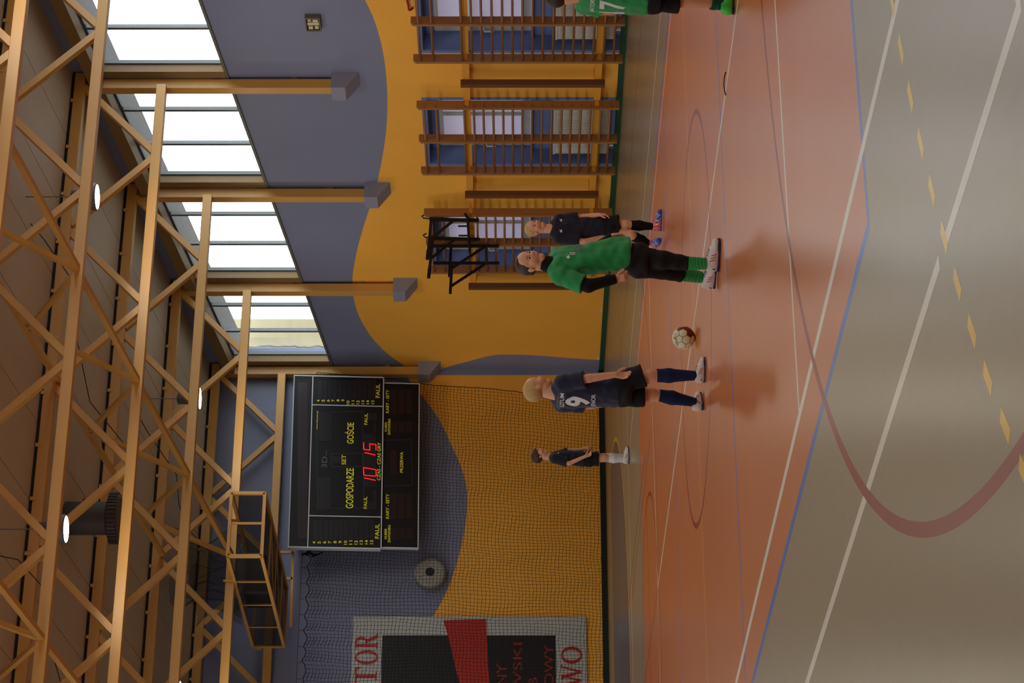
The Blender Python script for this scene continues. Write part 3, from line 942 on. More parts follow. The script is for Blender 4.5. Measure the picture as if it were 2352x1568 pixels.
t = thing('wall_loudspeaker', 'round grey loudspeaker with a dark centre behind the net, left of the scoreboard', 'loudspeaker', (15.58, YB - 0.1, 3.05))
m_ls = mat('loudspeaker_grey', '9a9890', 0.6, var=0.05)
c = (15.58, 3.05)
MB().tube([(c[0], YB, c[1]), (c[0], YB - 0.16, c[1])], 0.275, 36).build('backing_ring', mat('loudspeaker_dark_ring', '7c7b78', 0.6), t)
MB().tube([(c[0], YB - 0.16, c[1]), (c[0], YB - 0.19, c[1]), (c[0], YB - 0.215, c[1])], [0.268, 0.262, 0.22], 36).build('front_plate', m_ls, t)
MB().tube([(c[0], YB - 0.21, c[1]), (c[0], YB - 0.222, c[1])], 0.078, 24).build('dark_centre', m_black, t)

m_net = mat('black_net_cord', '14110f', 0.8)
nt_ = thing('safety_net', 'black knotted safety net hanging in scallops in front of the back wall', 'net', (16.0, 38.5, 0.02))
nxn, nzn = 104, 82
X0, Z0, Z1 = 12.75, 0.03, 5.17
rs = np.random.RandomState(3)
iu, jv = np.meshgrid(np.arange(nxn + 1), np.arange(nzn + 1), indexing='ij')
tz = jv / nzn
zt_ = Z0 + (Z1 - Z0) * tz
xr = 18.76 + 0.117 * zt_
gx = X0 + (xr - X0) * iu / nxn
amp = np.clip((tz - 0.72) / 0.28, 0, 1) ** 2
hookd = np.abs(((gx - 12.75) / 0.285) % 1.0 - 0.5) * 2
scal = -0.075 * (1 - hookd ** 2) * amp
wob = 0.012 * np.sin(gx * 5.1 + zt_ * 2.3) + 0.010 * np.sin(gx * 11.3 - zt_ * 3.7 + 1) + rs.normal(0, 0.0035, gx.shape)
wob2 = 0.012 * np.sin(gx * 3.3 - zt_ * 4.1) + 0.012 * np.sin(gx * 8.7 + zt_ * 1.9 + 2) + rs.normal(0, 0.0035, gx.shape)
gy = 38.50 + 0.03 * np.sin(gx * 4.0 + 0.7 * np.sin(zt_ * 2)) + 0.02 * np.sin(zt_ * 3 + gx)
P3 = np.stack([gx + wob, gy, zt_ + wob2 * (1 - 0.5 * (tz > 0.98)) + scal], -1)
P3[:, 0, 2] = 0.02
def cords(P, r):
    """triangular cords along the second axis of a grid of points"""
    n, m, _ = P.shape
    off = np.array([[0, -r, 0], [r * 0.87, r * 0.5, r * 0.87], [-r * 0.87, r * 0.5, -r * 0.87]])
    V = (P[:, :, None, :] + off[None, None]).reshape(-1, 3)
    idx = np.arange(n * m * 3).reshape(n, m, 3)
    a, b = idx[:, :-1], idx[:, 1:]
    F = np.stack([a, np.roll(a, -1, 2), np.roll(b, -1, 2), b], -1).reshape(-1, 4)
    return V, F
V1, F1_ = cords(P3, 0.0037)
V2, F2_ = cords(P3.transpose(1, 0, 2), 0.0037)
Vn = np.vstack([V1, V2]) - np.array([16.0, 38.5, 0.02])
Fn = np.vstack([F1_, F2_ + len(V1)])
me = bpy.data.meshes.new('mesh_net')
me.from_pydata(Vn.tolist(), [], Fn.tolist())
o = link('mesh_net', me, nt_, [m_net])
o['kind'] = 'stuff'
top_rope = [tuple(p) for p in P3[:, nzn]]
MB().tube(top_rope, 0.008, 5).build('top_rope', m_net, nt_)
MB().tube([tuple(p) for p in P3[nxn, :]], 0.007, 5).build('edge_rope', m_net, nt_)
MB().tube([(12.75, 38.5, 5.245), (19.3, 38.5, 5.245)], 0.004, 6).build('support_wire', m_dark, nt_)
q = MB()
xx = 12.75 + 0.1425 * 0
while xx < 19.2:
    q.tube([(xx, 38.5, 5.17), (xx, 38.5, 5.25)], 0.004, 5)
    xx += 0.285
q = q.build('hooks', m_dark, nt_)
q['kind'] = 'stuff'
q = MB()
for k_ in range(5):
    q.tube([(15.85 - 0.01 * k_, 38.47, 5.24), (15.80 + 0.03 * k_, 38.44, 5.14 - 0.01 * k_), (15.86 - 0.02 * k_, 38.46, 5.07), (15.79 + 0.02 * k_, 38.45, 5.0 - 0.03 * k_)], 0.012, 6)
q.build('knot', m_net, nt_, smooth=True)

# ------------------------------------------------------------------ steel cage under the roof by the back wall
def mesh_screen(name, alpha):
    m = bpy.data.materials.new(name)
    m.use_nodes = True
    n = m.node_tree
    p = n.nodes['Principled BSDF']
    p.inputs['Base Color'].default_value = lin('16130f')
    p.inputs['Roughness'].default_value = 0.8
    p.inputs['Alpha'].default_value = alpha
    return m
m_scr = mesh_screen('dark_wire_screen', 0.5)
m_fold = mesh_screen('folded_dark_netting', 0.38)
cg = thing('steel_cage', 'long cream steel cage with dark mesh sides under the roof, left of the scoreboard', 'cage', (14.68, 36.4, 5.46))
xa, xb, ya, yb, za, zb = 14.15, 15.20, 34.45, 38.42, 5.47, 5.99
def bar(a, b, nm='bar', w=0.05): MB().beam(a, b, w, w).build(nm, m_steel, cg)
for x in (xa, xb):
    for z in (za, zb):
        bar((x, ya, z), (x, yb, z), 'long_bar')
for y in (ya, yb):
    for z in (za, zb):
        bar((xa, y, z), (xb, y, z), 'cross_bar')
    for x in (xa, xb):
        bar((x, y, za), (x, y, zb), 'upright')
bar(((xa + xb) / 2 + 0.02, ya, za), ((xa + xb) / 2 + 0.02, ya, zb), 'upright', 0.03)
for y in (35.5, 36.5, 37.5):
    bar((xa, y, za), (xb, y, za), 'cross_bar', 0.03)
    bar((xa, y, za), (xa, y, zb), 'upright', 0.03)
    bar((xb, y, za), (xa, y + 0.9, za), 'brace', 0.022)
MB().box(xa - 0.004, xa + 0.004, ya + 0.03, yb, za + 0.02, zb - 0.02).build('side_screen', m_scr, cg)
MB().box(xb - 0.004, xb + 0.004, ya + 0.03, yb, za + 0.02, zb - 0.02).build('side_screen', m_scr, cg)
MB().box(xa, xb, ya + 0.03, yb, za - 0.004, za + 0.004).build('floor_screen', m_scr, cg)
MB().box(xa + 0.1, xa + 0.72, 36.2, 36.9, za + 0.05, zb - 0.05).build('inner_box', m_dark, cg)
q = MB()
for a, b in (((xa + 0.08, 36.18, za + 0.04), (xa + 0.74, 36.18, za + 0.04)), ((xa + 0.08, 36.18, zb - 0.05), (xa + 0.74, 36.18, zb - 0.05)), ((xa + 0.08, 36.18, za + 0.04), (xa + 0.08, 36.18, zb - 0.05)), ((xa + 0.74, 36.18, za + 0.04), (xa + 0.74, 36.18, zb - 0.05))):
    q.beam(a, b, 0.035, 0.035)
q.build('inner_frame', m_lamph, cg)
for y in (35.55, TY[0]):
    for x in (xa, xb):
        MB().beam((x, y - 0.09, zb), (x, y - 0.09, zbot(y) + 0.1), 0.04, 0.02).build('hanger', m_steel, cg)
# small bracket frame below the cage on the last truss
for a, b in (((15.80, 38.3, 5.66), (15.80, 38.3, 5.38)), ((15.80, 38.3, 5.38), (14.45, 38.3, 5.36)), ((15.32, 38.3, 5.66), (15.32, 38.3, 5.37))):
    bar(a, b, 'lower_bar', 0.045)
bar((15.85, 38.3, 5.66), (14.45, 38.3, 5.66), 'lower_bar', 0.045)
# dark netting gathered above the cage
fn = thing('folded_net', 'dark bundle of netting hanging from the roof above the steel cage', 'net', (14.6, 36.9, 6.05))
rs = np.random.RandomState(8)
q = MB()
for s_ in range(3):
    yy = 36.4 + 0.35 * s_
    nu, nv = 26, 14
    base = len(q.v)
    for iu_ in range(nu + 1):
        for jv_ in range(nv + 1):
            u, v = iu_ / nu, jv_ / nv
            wdt = 0.75 - 0.25 * math.sin(v * 3)
            x = 14.75 + (u - 0.5) * 2 * wdt + 0.05 * math.sin(v * 9 + s_)
            z = 6.03 + v * (1.05 - 0.1 * s_) + 0.1 * math.sin(u * 7 + s_ * 2) * v
            y = yy + 0.10 * math.sin(u * 24 + v * 4 + s_) + 0.05 * math.sin(u * 51)
            q.v.append((x, y, min(z, roof(yy) - 0.12)))
    for iu_ in range(nu):
        for jv_ in range(nv):
            a = base + iu_ * (nv + 1) + jv_
            q.f.append((a, a + 1, a + nv + 2, a + nv + 1))
q = q.build('netting', m_fold, fn, smooth=True)

# ------------------------------------------------------------------ small fixtures on the right wall
t = thing('junction_box', 'open square electrical box with cream wiring parts, high on the grey-blue wall', 'electrical box', (XW - 0.05, 28.0, 4.3))
m_jb = mat('junction_box_brown', '6a6250', 0.5, var=0.15)
m_jc = mat('junction_cream', 'cfc09a', 0.5, var=0.1)
q = MB().box(XW - 0.02, XW, 27.84, 28.17, 4.295, 4.51)
for a in ((27.84, 27.865, 4.295, 4.51), (28.145, 28.17, 4.295, 4.51), (27.865, 28.145, 4.295, 4.315), (27.865, 28.145, 4.49, 4.51)):
    q.box(XW - 0.075, XW - 0.02, *a)
q.build('case', m_jb, t, bevel=0.006)
for a in ((27.90, 27.96, 4.33, 4.40), (27.97, 28.03, 4.32, 4.48), (28.05, 28.12, 4.33, 4.38), (28.06, 28.13, 4.41, 4.47), (27.89, 27.94, 4.43, 4.47)):
    MB().box(XW - 0.06, XW - 0.02, *a).build('terminal', m_jc, t)
t = tag(MB().tube([(XW, 27.45, 3.06), (XW - 0.06, 27.45, 3.06), (XW - 0.06, 27.55, 3.05), (XW - 0.06, 27.66, 3.045), (XW - 0.03, 27.70, 3.02), (XW - 0.01, 27.68, 2.99)], 0.016, 10).build('wall_hook', mat('red_plastic', 'a02018', 0.4), smooth=True),
        'small red hook at the right edge of the orange wall', 'hook')
for y, lb in ((36.62, 'small white tag above the green skirting, right of the scoreboard corner'), (38.42, 'small white tag at the foot of the blue corner stripe')):
    tag(MB().box(XW - 0.004, XW, y - 0.05, y + 0.05, 0.09, 0.125).build('tag', m_white), lb, 'tag')

# ------------------------------------------------------------------ ball
def make_ball(c, r):
    t = thing('football', 'white football with dark red panels lying on the court', 'ball', (c[0], c[1], c[2] - r))
    g = (1 + 5 ** 0.5) / 2
    V = []
    for a in (-1, 1):
        for b in (-g, g):
            V += [(0, a, b), (a, b, 0), (b, 0, a)]
    V = [Vector(v) for v in V]
    rot = Matrix.Rotation(0.55, 3, 'X') @ Matrix.Rotation(0.35, 3, 'Y') @ Matrix.Rotation(0.5, 3, 'Z')
    V = [rot @ v for v in V]
    el = 2.0
    nb_ = [[j for j in range(12) if i != j and (V[i] - V[j]).length < el + 0.01] for i in range(12)]
    polys = []
    for i in range(12):
        polys.append([V[i] * (2 / 3) + V[j] / 3 for j in nb_[i]])
    seen = set()
    for i in range(12):
        for j in nb_[i]:
            for k_ in nb_[i]:
                if k_ in nb_[j]:
                    key = tuple(sorted((i, j, k_)))
                    if key not in seen:
                        seen.add(key)
                        ps = []
                        for a, b in ((i, j), (j, k_), (k_, i)):
                            ps += [V[a] * (2 / 3) + V[b] / 3, V[b] * (2 / 3) + V[a] / 3]
                        polys.append(ps)
    m_bw_ = mat('ball_white', 'd9d4b4', 0.4, 0.4, var=0.04)
    m_brd_ = mat('ball_dark_red', '6e1a10', 0.4, 0.4, var=0.1)
    m_core = mat('ball_seam', '5a3a1c', 0.6)
    bm = bmesh.new()
    bmesh.ops.create_icosphere(bm, subdivisions=4, radius=r * 0.982)
    me = bpy.data.meshes.new('seam_core')
    bm.to_mesh(me)
    bm.free()
    core = link('seam_core', me, t, [m_core], True)
    core.location = (0, 0, r)
    right = Vector((math.cos(YAW), -math.sin(YAW), 0))
    tow = -Vector((math.sin(YAW), math.cos(YAW), 0))
    redc = (right * 0.42 + tow * 0.75 + Vector((0, 0, -0.55))).normalized()
    for ps in polys:
        cen = sum(ps, Vector()) / len(ps)
        n = cen.normalized()
        ref = (ps[0] - cen).normalized()
        b2 = n.cross(ref)
        ps = sorted(ps, key=lambda p: math.atan2((p - cen).dot(b2), (p - cen).dot(ref)))
        rings = [[cen]]
        edge = []
        for a, b in zip(ps, ps[1:] + ps[:1]):
            for k_ in range(4):
                edge.append(a.lerp(b, k_ / 4))
        for f in (0.45, 0.8, 0.93):
            rings.append([cen.lerp(p, f) for p in edge])
        vv = [tuple(n * r * 1.0)]
        for ri, rg_ in enumerate(rings[1:]):
            vv += [tuple(p.normalized() * r * (1.0 if ri < 2 else 0.985)) for p in rg_]
        ne = len(edge)
        ff = [(0, 1 + k_, 1 + (k_ + 1) % ne) for k_ in range(ne)]
        for q_ in range(2):
            o1, o2 = 1 + q_ * ne, 1 + (q_ + 1) * ne
            ff += [(o1 + k_, o2 + k_, o2 + (k_ + 1) % ne, o1 + (k_ + 1) % ne) for k_ in range(ne)]
        me = bpy.data.meshes.new('panel')
        me.from_pydata(vv, [], ff)
        red = n.dot(redc) > 0.80 or (n.dot(redc) > 0.45 and len(ps) == 5)
        o = link('panel', me, t, [m_brd_ if red else m_bw_], True)
        if red:
            o['label'] = 'dark red panel'
        o.location = (0, 0, r)
    # dark letters on an upper panel
    nd = (-right * 0.12 + tow * 0.62 + Vector((0, 0, 0.74))).normalized()
    rx = right - nd * right.dot(nd)
    rx.normalize()
    uz = nd.cross(rx) * -1
    if uz.z < 0:
        uz = -uz
    v, f = text_verts('SELECT', 0.115, 0.026, 0.01)
    vv = [((nd * r + rx * (a - 0.0575) + uz * (b - 0.013)).normalized() * (r * 1.006)) for a, b in v]
    me = bpy.data.meshes.new('lettering')
    me.from_pydata([tuple(p) for p in vv], [], f)
    o = link('lettering', me, t, [m_black])
    o.location = (0, 0, r)
make_ball((9.57, 18.39, 0.099), 0.099)

tag(MB().tube([(9.84, 14.72, 0.005), (9.815, 14.75, 0.014), (9.77, 14.78, 0.018), (9.73, 14.80, 0.012), (9.69, 14.80, 0.005)], 0.0045, 6).build('loose_strip', m_black, smooth=True), 'thin dark loose strip curling up from the white floor line', 'strip')
# ------------------------------------------------------------------ figures: distance fields turned into smooth surfaces
class Field:
    def __init__(s, lo, hi, h):
        s.h = h
        s.lo = np.array(lo, np.float32)
        n = [int(math.ceil((b - a) / h)) + 1 for a, b in zip(lo, hi)]
        s.n = n
        s.g = np.full(n, 0.08, np.float32)
        s.ax = [(s.lo[i] + h * np.arange(n[i])).astype(np.float32) for i in range(3)]
    def sl(s, lo, hi):
        r = []
        for i in range(3):
            a = max(0, int(math.floor((lo[i] - s.lo[i]) / s.h)))
            b = min(s.n[i], int(math.ceil((hi[i] - s.lo[i]) / s.h)) + 1)
            if b <= a:
                return None, None
            r.append(slice(a, b))
        x = s.ax[0][r[0]][:, None, None]
        y = s.ax[1][r[1]][None, :, None]
        z = s.ax[2][r[2]][None, None, :]
        return tuple(r), (x, y, z)
    def add(s, fn, lo, hi, k=0.0):
        m = max(k, 0.012) + 0.008
        r, p = s.sl([v - m for v in lo], [v + m for v in hi])
        if r is None:
            return
        d = fn(*p).astype(np.float32)
        g = s.g[r]
        if k > 0:
            hh = np.maximum(k - np.abs(g - d), 0) / k
            s.g[r] = np.minimum(g, d) - hh * hh * (k * 0.25)
        else:
            s.g[r] = np.minimum(g, d)
    def sub(s, fn, lo, hi, k=0.0):
        r, p = s.sl([v - 0.01 for v in lo], [v + 0.01 for v in hi])
        if r is None:
            return
        d = -fn(*p).astype(np.float32)
        g = s.g[r]
        if k > 0:
            hh = np.maximum(k - np.abs(g - d), 0) / k
            s.g[r] = np.maximum(g, d) + hh * hh * (k * 0.25)
        else:
            s.g[r] = np.maximum(g, d)
    def cone(s, a, b, ra, rb, k=0.0, flat=None, cut=False):
        """tapered capsule; flat = (direction, factor) squeezes it; cut = flat end at b"""
        a, b = np.array(a, np.float32), np.array(b, np.float32)
        ba = b - a
        L2 = float(ba @ ba) + 1e-9
        nrm = ba / math.sqrt(L2)
        def fn(x, y, z):
            px, py, pz = x - a[0], y - a[1], z - a[2]
            tt = (px * ba[0] + py * ba[1] + pz * ba[2]) / L2
            t = np.clip(tt, 0, 1.15 if cut else 1)
            qx, qy, qz = px - t * ba[0], py - t * ba[1], pz - t * ba[2]
            if flat is not None:
                fd, ff = flat
                c = qx * fd[0] + qy * fd[1] + qz * fd[2]
                qx, qy, qz = qx + fd[0] * c * (ff - 1), qy + fd[1] * c * (ff - 1), qz + fd[2] * c * (ff - 1)
            d = np.sqrt(qx * qx + qy * qy + qz * qz) - (ra + (rb - ra) * t)
            if cut:
                d = np.maximum(d, (px - ba[0]) * nrm[0] + (py - ba[1]) * nrm[1] + (pz - ba[2]) * nrm[2])
            return d
        R = max(ra, rb) * 1.2
        s.add(fn, np.minimum(a, b) - R, np.maximum(a, b) + R, k)
        return fn
    def ell(s, c, r, M=None, k=0.0, op='add'):
        c = np.array(c, np.float32)
        r_ = np.array(r, np.float32)
        def fn(x, y, z):
            px, py, pz = x - c[0], y - c[1], z - c[2]
            if M is not None:
                px, py, pz = (M[0][0] * px + M[1][0] * py + M[2][0] * pz, M[0][1] * px + M[1][1] * py + M[2][1] * pz, M[0][2] * px + M[1][2] * py + M[2][2] * pz)
            k0 = np.sqrt((px / r_[0]) ** 2 + (py / r_[1]) ** 2 + (pz / r_[2]) ** 2)
            return (k0 - 1) * float(r_.min()) * np.clip(0.6 + 0.4 * k0, 0.6, 1.3)
        R = float(r_.max())
        (s.add if op == 'add' else s.sub)(fn, c - R, c + R, k)
        return fn
    def loft(s, secs, k=0.0, rnd=0.0, fold=0.0, ph=0.0):
        """stack of turned ellipses: (z, x, y, half width, half depth, turn in degrees)"""
        S = sorted(secs)
        Z = np.array([q[0] for q in S])
        A = np.array(S)
        def fn(x, y, z):
            zz = np.clip(z, Z[0], Z[-1]).ravel()
            # smooth interpolation
            cx_ = np.interp(zz, Z, A[:, 1]).reshape(z.shape); cy_ = np.interp(zz, Z, A[:, 2]).reshape(z.shape)
            w = np.interp(zz, Z, A[:, 3]).reshape(z.shape); t = np.interp(zz, Z, A[:, 4]).reshape(z.shape)
            an = np.radians(np.interp(zz, Z, A[:, 5])).reshape(z.shape)
            px, py = x - cx_, y - cy_
            u = px * np.cos(an) + py * np.sin(an)
            v = -px * np.sin(an) + py * np.cos(an)
            e = np.sqrt((np.abs(u) / w) ** 2.3 + (np.abs(v) / t) ** 2.3) + 1e-6
            d = (e - 1) * np.minimum(w, t) * 0.95
            if fold:
                th = np.arctan2(v, u)
                d = d + fold * (np.sin(th * 5 + z * 14 + ph) * 0.6 + np.sin(th * 9 - z * 23 + 2 * ph) * 0.4 + np.sin(z * 38 + th * 2 + ph) * 0.5)
            dz = np.maximum(z - Z[-1], Z[0] - z)
            if rnd:
                d = d + rnd; dz = dz + rnd
                return np.minimum(np.maximum(d, dz), 0) + np.sqrt(np.maximum(d, 0) ** 2 + np.maximum(dz, 0) ** 2) - rnd
            return np.maximum(d, dz)
        R = max(max(q[3], q[4]) for q in S) * 1.1
        lo = (A[:, 1].min() - R, A[:, 2].min() - R, Z[0] - 0.01)
        hi = (A[:, 1].max() + R, A[:, 2].max() + R, Z[-1] + 0.01)
        s.add(fn, lo, hi, k)
        return fn
    def cutplane(s, p, n, k=0.0):
        x, y, z = s.ax[0][:, None, None], s.ax[1][None, :, None], s.ax[2][None, None, :]
        d = (x - p[0]) * n[0] + (y - p[1]) * n[1] + (z - p[2]) * n[2]
        s.g = np.maximum(s.g, d.astype(np.float32))
    def surface(s):
        g = s.g
        neg = g < 0
        c = np.zeros(tuple(m - 1 for m in s.n), np.int8)
        for i in (0, 1):
            for j in (0, 1):
                for k in (0, 1):
                    c += neg[i:s.n[0] - 1 + i, j:s.n[1] - 1 + j, k:s.n[2] - 1 + k]
        act = (c > 0) & (c < 8)
        idx = np.argwhere(act)
        vid = np.full(act.shape, -1, np.int32)
        vid[act] = np.arange(len(idx))
        acc = np.zeros((len(idx), 3)); cnt = np.zeros(len(idx))
        corner = [(i, j, k) for i in (0, 1) for j in (0, 1) for k in (0, 1)]
        val = {q: g[idx[:, 0] + q[0], idx[:, 1] + q[1], idx[:, 2] + q[2]].astype(np.float64) for q in corner}
        for a in corner:
            for d in range(3):
                if a[d] == 0:
                    b = tuple(1 if q == d else a[q] for q in range(3))
                    va, vb = val[a], val[b]
                    m = (va < 0) != (vb < 0)
                    t = np.where(m, va / np.where(np.abs(va - vb) < 1e-12, 1, va - vb), 0)
                    P = np.zeros((len(idx), 3))
                    for q in range(3):
                        P[:, q] = a[q]
                    P[:, d] += t
                    acc[m] += P[m]; cnt[m] += 1
        V = (idx + acc / np.maximum(cnt, 1)[:, None]) * s.h + s.lo
        F = []
        for d in range(3):
            e, f = (d + 1) % 3, (d + 2) % 3
            sa = [slice(None)] * 3; sb_ = [slice(None)] * 3
            sa[d] = slice(0, -1); sb_[d] = slice(1, None)
            n0, n1 = neg[tuple(sa)], neg[tuple(sb_)]
            for flip, m in ((0, n0 & ~n1), (1, ~n0 & n1)):
                I = np.argwhere(m)
                I = I[(I[:, e] > 0) & (I[:, f] > 0) & (I[:, e] < s.n[e] - 1) & (I[:, f] < s.n[f] - 1)]
                def at(de, df):
                    J = I.copy(); J[:, e] -= de; J[:, f] -= df
                    return vid[J[:, 0], J[:, 1], J[:, 2]]
                Q = np.stack([at(1, 1), at(0, 1), at(0, 0), at(1, 0)], 1)
                F.append(Q[:, ::-1] if flip else Q)
        F = np.vstack(F)
        return V, F[(F >= 0).all(1)]

def relax(V, F, it=2, lam=0.5):
    n = len(V)
    e = np.vstack([F[:, [0, 1]], F[:, [1, 2]], F[:, [2, 3]], F[:, [3, 0]]])
    for _ in range(it):
        S = np.zeros_like(V); C = np.zeros(n)
        for q in range(3):
            S[:, q] = np.bincount(e[:, 0], V[e[:, 1], q], n) + np.bincount(e[:, 1], V[e[:, 0], q], n)
        C = np.bincount(e[:, 0], minlength=n) + np.bincount(e[:, 1], minlength=n)
        V = V + lam * (S / np.maximum(C, 1)[:, None] - V)
    return V

def grid_mesh(name, V, F, mats, mi=None, parent=None):
    me = bpy.data.meshes.new(name)
    me.vertices.add(len(V)); me.vertices.foreach_set('co', V.astype(np.float32).ravel())
    me.loops.add(F.size); me.loops.foreach_set('vertex_index', F.astype(np.int32).ravel())
    me.polygons.add(len(F))
    me.polygons.foreach_set('loop_start', np.arange(0, F.size, 4, dtype=np.int32))
    for m in mats:
        me.materials.append(m)
    if mi is not None:
        me.polygons.foreach_set('material_index', mi.astype(np.int32))
    me.polygons.foreach_set('use_smooth', np.ones(len(F), dtype=bool))
    me.update(calc_edges=True)
    me.validate()
    o = bpy.data.objects.new(name, me)
    COL.objects.link(o)
    if parent is not None:
        o.parent = parent
    return o

def vec(*a): return np.array(a, float)
def unit(v):
    v = np.array(v, float)
    return v / max(np.linalg.norm(v), 1e-9)
def frame(yaw, pitch=0.0, roll=0.0):
    """columns: person's right, forward, up.  yaw 0 = facing picture right, 90 = away from the camera"""
    a, p, r = math.radians(yaw), math.radians(pitch), math.radians(roll)
    f = vec(math.cos(a) * math.cos(p), math.sin(a) * math.cos(p), math.sin(p))
    rt = vec(math.sin(a), -math.cos(a), 0)
    up = np.cross(rt, f)
    rt, up = rt * math.cos(r) + up * math.sin(r), up * math.cos(r) - rt * math.sin(r)
    return np.stack([rt, f, up], 1)

m_skin = mat('skin', 'cf9a7c', 0.5, 0.35, var=0.05, scale=(30, 30, 30))
m_skin.node_tree.nodes['Principled BSDF'].inputs['Subsurface Weight'].default_value = 0.08
m_skin.node_tree.nodes['Principled BSDF'].inputs['Subsurface Radius'].default_value = (0.01, 0.004, 0.002)
m_lip = mat('lips', 'a8675a', 0.45)
m_brow = mat('eyebrow', '7d573e', 0.7)
m_eyew = mat('eye_white', 'd8d2cc', 0.2)
m_iris = mat('eye_iris', '2a211c', 0.15)
m_navy = mat('navy_jersey', '181d36', 0.75, 0.25, var=0.12, scale=(12, 12, 12), bump=0.2, bscale=240, sheen=0.15)
m_shorts = mat('black_shorts', '0b0b0e', 0.75, 0.25, bump=0.15, bscale=240)
m_greenj = mat('green_jersey', '1f8a4a', 0.7, 0.25, var=0.08, scale=(12, 12, 12), bump=0.2, bscale=240, sheen=0.15)
m_greens = mat('green_sock', '2f8a48', 0.8, 0.2, var=0.1, scale=(30, 30, 90))
m_greend = mat('dark_green_sock', '17523a', 0.8, 0.2, var=0.1)
m_shoe = mat('white_shoe', 'cfc6c4', 0.45, 0.4)
m_sole = mat('navy_sole', '1c1d45', 0.5)
m_stripe = mat('red_stripe', 'b43a30', 0.5)
m_white_p = mat('white_print', 'd0d0d4', 0.6)
m_wsock = mat('white_sock', 'd4d4da', 0.8, 0.2)

def head_fields(f, c, H, M, fine=1.0):
    """adds a head to field f: centre c, height H (chin to crown), frame M"""
    W = lambda x, y, z: c + M @ (vec(x, y, z) * H)
    E = lambda p, r, k, op='add': f.ell(W(*p), [q * H for q in r], M, k * H, op)
    E((0, -0.06, 0.13), (0.335, 0.42, 0.365), 0.0)
    E((0, 0.07, -0.10), (0.275, 0.30, 0.33), 0.10)
    E((0, 0.15, 0.19), (0.265, 0.215, 0.22), 0.10)
    E((0, 0.24, -0.40), (0.105, 0.10, 0.085), 0.10)
    f.cone(W(-0.19, 0.0, -0.30), W(0, 0.22, -0.42), 0.06 * H, 0.06 * H, 0.10 * H)
    f.cone(W(0.19, 0.0, -0.30), W(0, 0.22, -0.42), 0.06 * H, 0.06 * H, 0.10 * H)
    for sx in (-1, 1):
        E((0.155 * sx, 0.22, -0.11), (0.12, 0.115, 0.13), 0.10)
        E((0.135 * sx, 0.415, 0.0), (0.10, 0.085, 0.055), 0.05, 'sub')
        f.cone(W(0.185 * sx, 0.315, 0.03), W(0.085 * sx, 0.345, 0.036), 0.02 * H, 0.02 * H, 0.02 * H)
        f.cone(W(0.185 * sx, 0.315, -0.034), W(0.085 * sx, 0.338, -0.036), 0.017 * H, 0.017 * H, 0.02 * H)
        f.cone(W(0.20 * sx, 0.30, 0.085), W(0.06 * sx, 0.355, 0.08), 0.028 * H, 0.03 * H, 0.05 * H)
        # ear
        Me = M
        E((0.335 * sx, -0.05, -0.02), (0.035, 0.085, 0.125), 0.02)
        E((0.375 * sx, -0.035, -0.005), (0.02, 0.045, 0.07), 0.015, 'sub')
        E((0.042 * sx, 0.385, -0.135), (0.034, 0.04, 0.03), 0.03)
    f.cone(W(0, 0.345, 0.06), W(0, 0.43, -0.105), 0.03 * H, 0.047 * H, 0.05 * H)
    f.cone(W(-0.075, 0.335, -0.238), W(0.075, 0.335, -0.238), 0.026 * H, 0.026 * H, 0.025 * H)
    f.cone(W(-0.06, 0.335, -0.283), W(0.06, 0.335, -0.283), 0.028 * H, 0.028 * H, 0.025 * H)
    f.sub(lambda x, y, z: f_caps(x, y, z, W(-0.08, 0.375, -0.26), W(0.08, 0.375, -0.26), 0.007 * H), W(0, 0.3, -0.26) - 0.12 * H, W(0, 0.4, -0.26) + 0.12 * H, 0.01 * H)
    return W

def f_caps(x, y, z, a, b, r):
    ba = b - a
    t = np.clip(((x - a[0]) * ba[0] + (y - a[1]) * ba[1] + (z - a[2]) * ba[2]) / (ba @ ba), 0, 1)
    return np.sqrt((x - a[0] - t * ba[0]) ** 2 + (y - a[1] - t * ba[1]) ** 2 + (z - a[2] - t * ba[2]) ** 2) - r

def hand_fields(f, wrist, aim, side, curl, s=1.0, thumb=1):
    """palm plus five fingers.  aim = knuckle direction, side = towards the thumb, curl in degrees towards the palm"""
    aim = unit(aim)
    side = unit(np.array(side, float) - aim * float(np.dot(side, aim)))
    nrm = np.cross(aim, side) * thumb               # palm faces -nrm or +nrm
    w = np.array(wrist, float)
    L = 0.068 * s
    f.cone(w, w + aim * 0.02 * s, 0.021 * s, 0.022 * s, 0.012, (nrm, 1.3))
    for i, o in enumerate((-0.022, -0.008, 0.008, 0.022)):
        f.cone(w + aim * 0.012 * s + side * o * 0.55 * s, w + aim * L + side * o * s, 0.015 * s, 0.0125 * s, 0.010, (nrm, 1.25))
    for i, (o, ln) in enumerate(((0.025, 0.062), (0.0085, 0.070), (-0.0085, 0.065), (-0.0245, 0.052))):
        p = w + aim * L + side * o * s
        d = unit(aim + side * o * 1.5)
        rr = (0.0085, 0.0088, 0.0085, 0.0075)[i] * s
        c = math.radians(curl + 4 * i)
        for j, fr in enumerate((0.45, 0.32, 0.26)):
            a = c * (0.7 + 0.55 * j)
            dd = d * math.cos(a) + nrm * math.sin(a)
            q = p + dd * ln * fr * s
            f.cone(p, q, rr * (1 - 0.08 * j), rr * (1 - 0.08 * (j + 1)), 0.003)
            p = q
    p = w + aim * 0.016 * s + side * 0.017 * s
    for j, (a, ln) in enumerate(((50, 0.030), (32, 0.026), (18, 0.022))):
        dd = unit(aim * math.cos(math.radians(a)) + side * math.sin(math.radians(a)) + nrm * 0.3)
        q = p + dd * ln * s
        f.cone(p, q, (0.0125, 0.0105, 0.0095)[j] * s, (0.0105, 0.0095, 0.008)[j] * s, 0.004)
        p = q

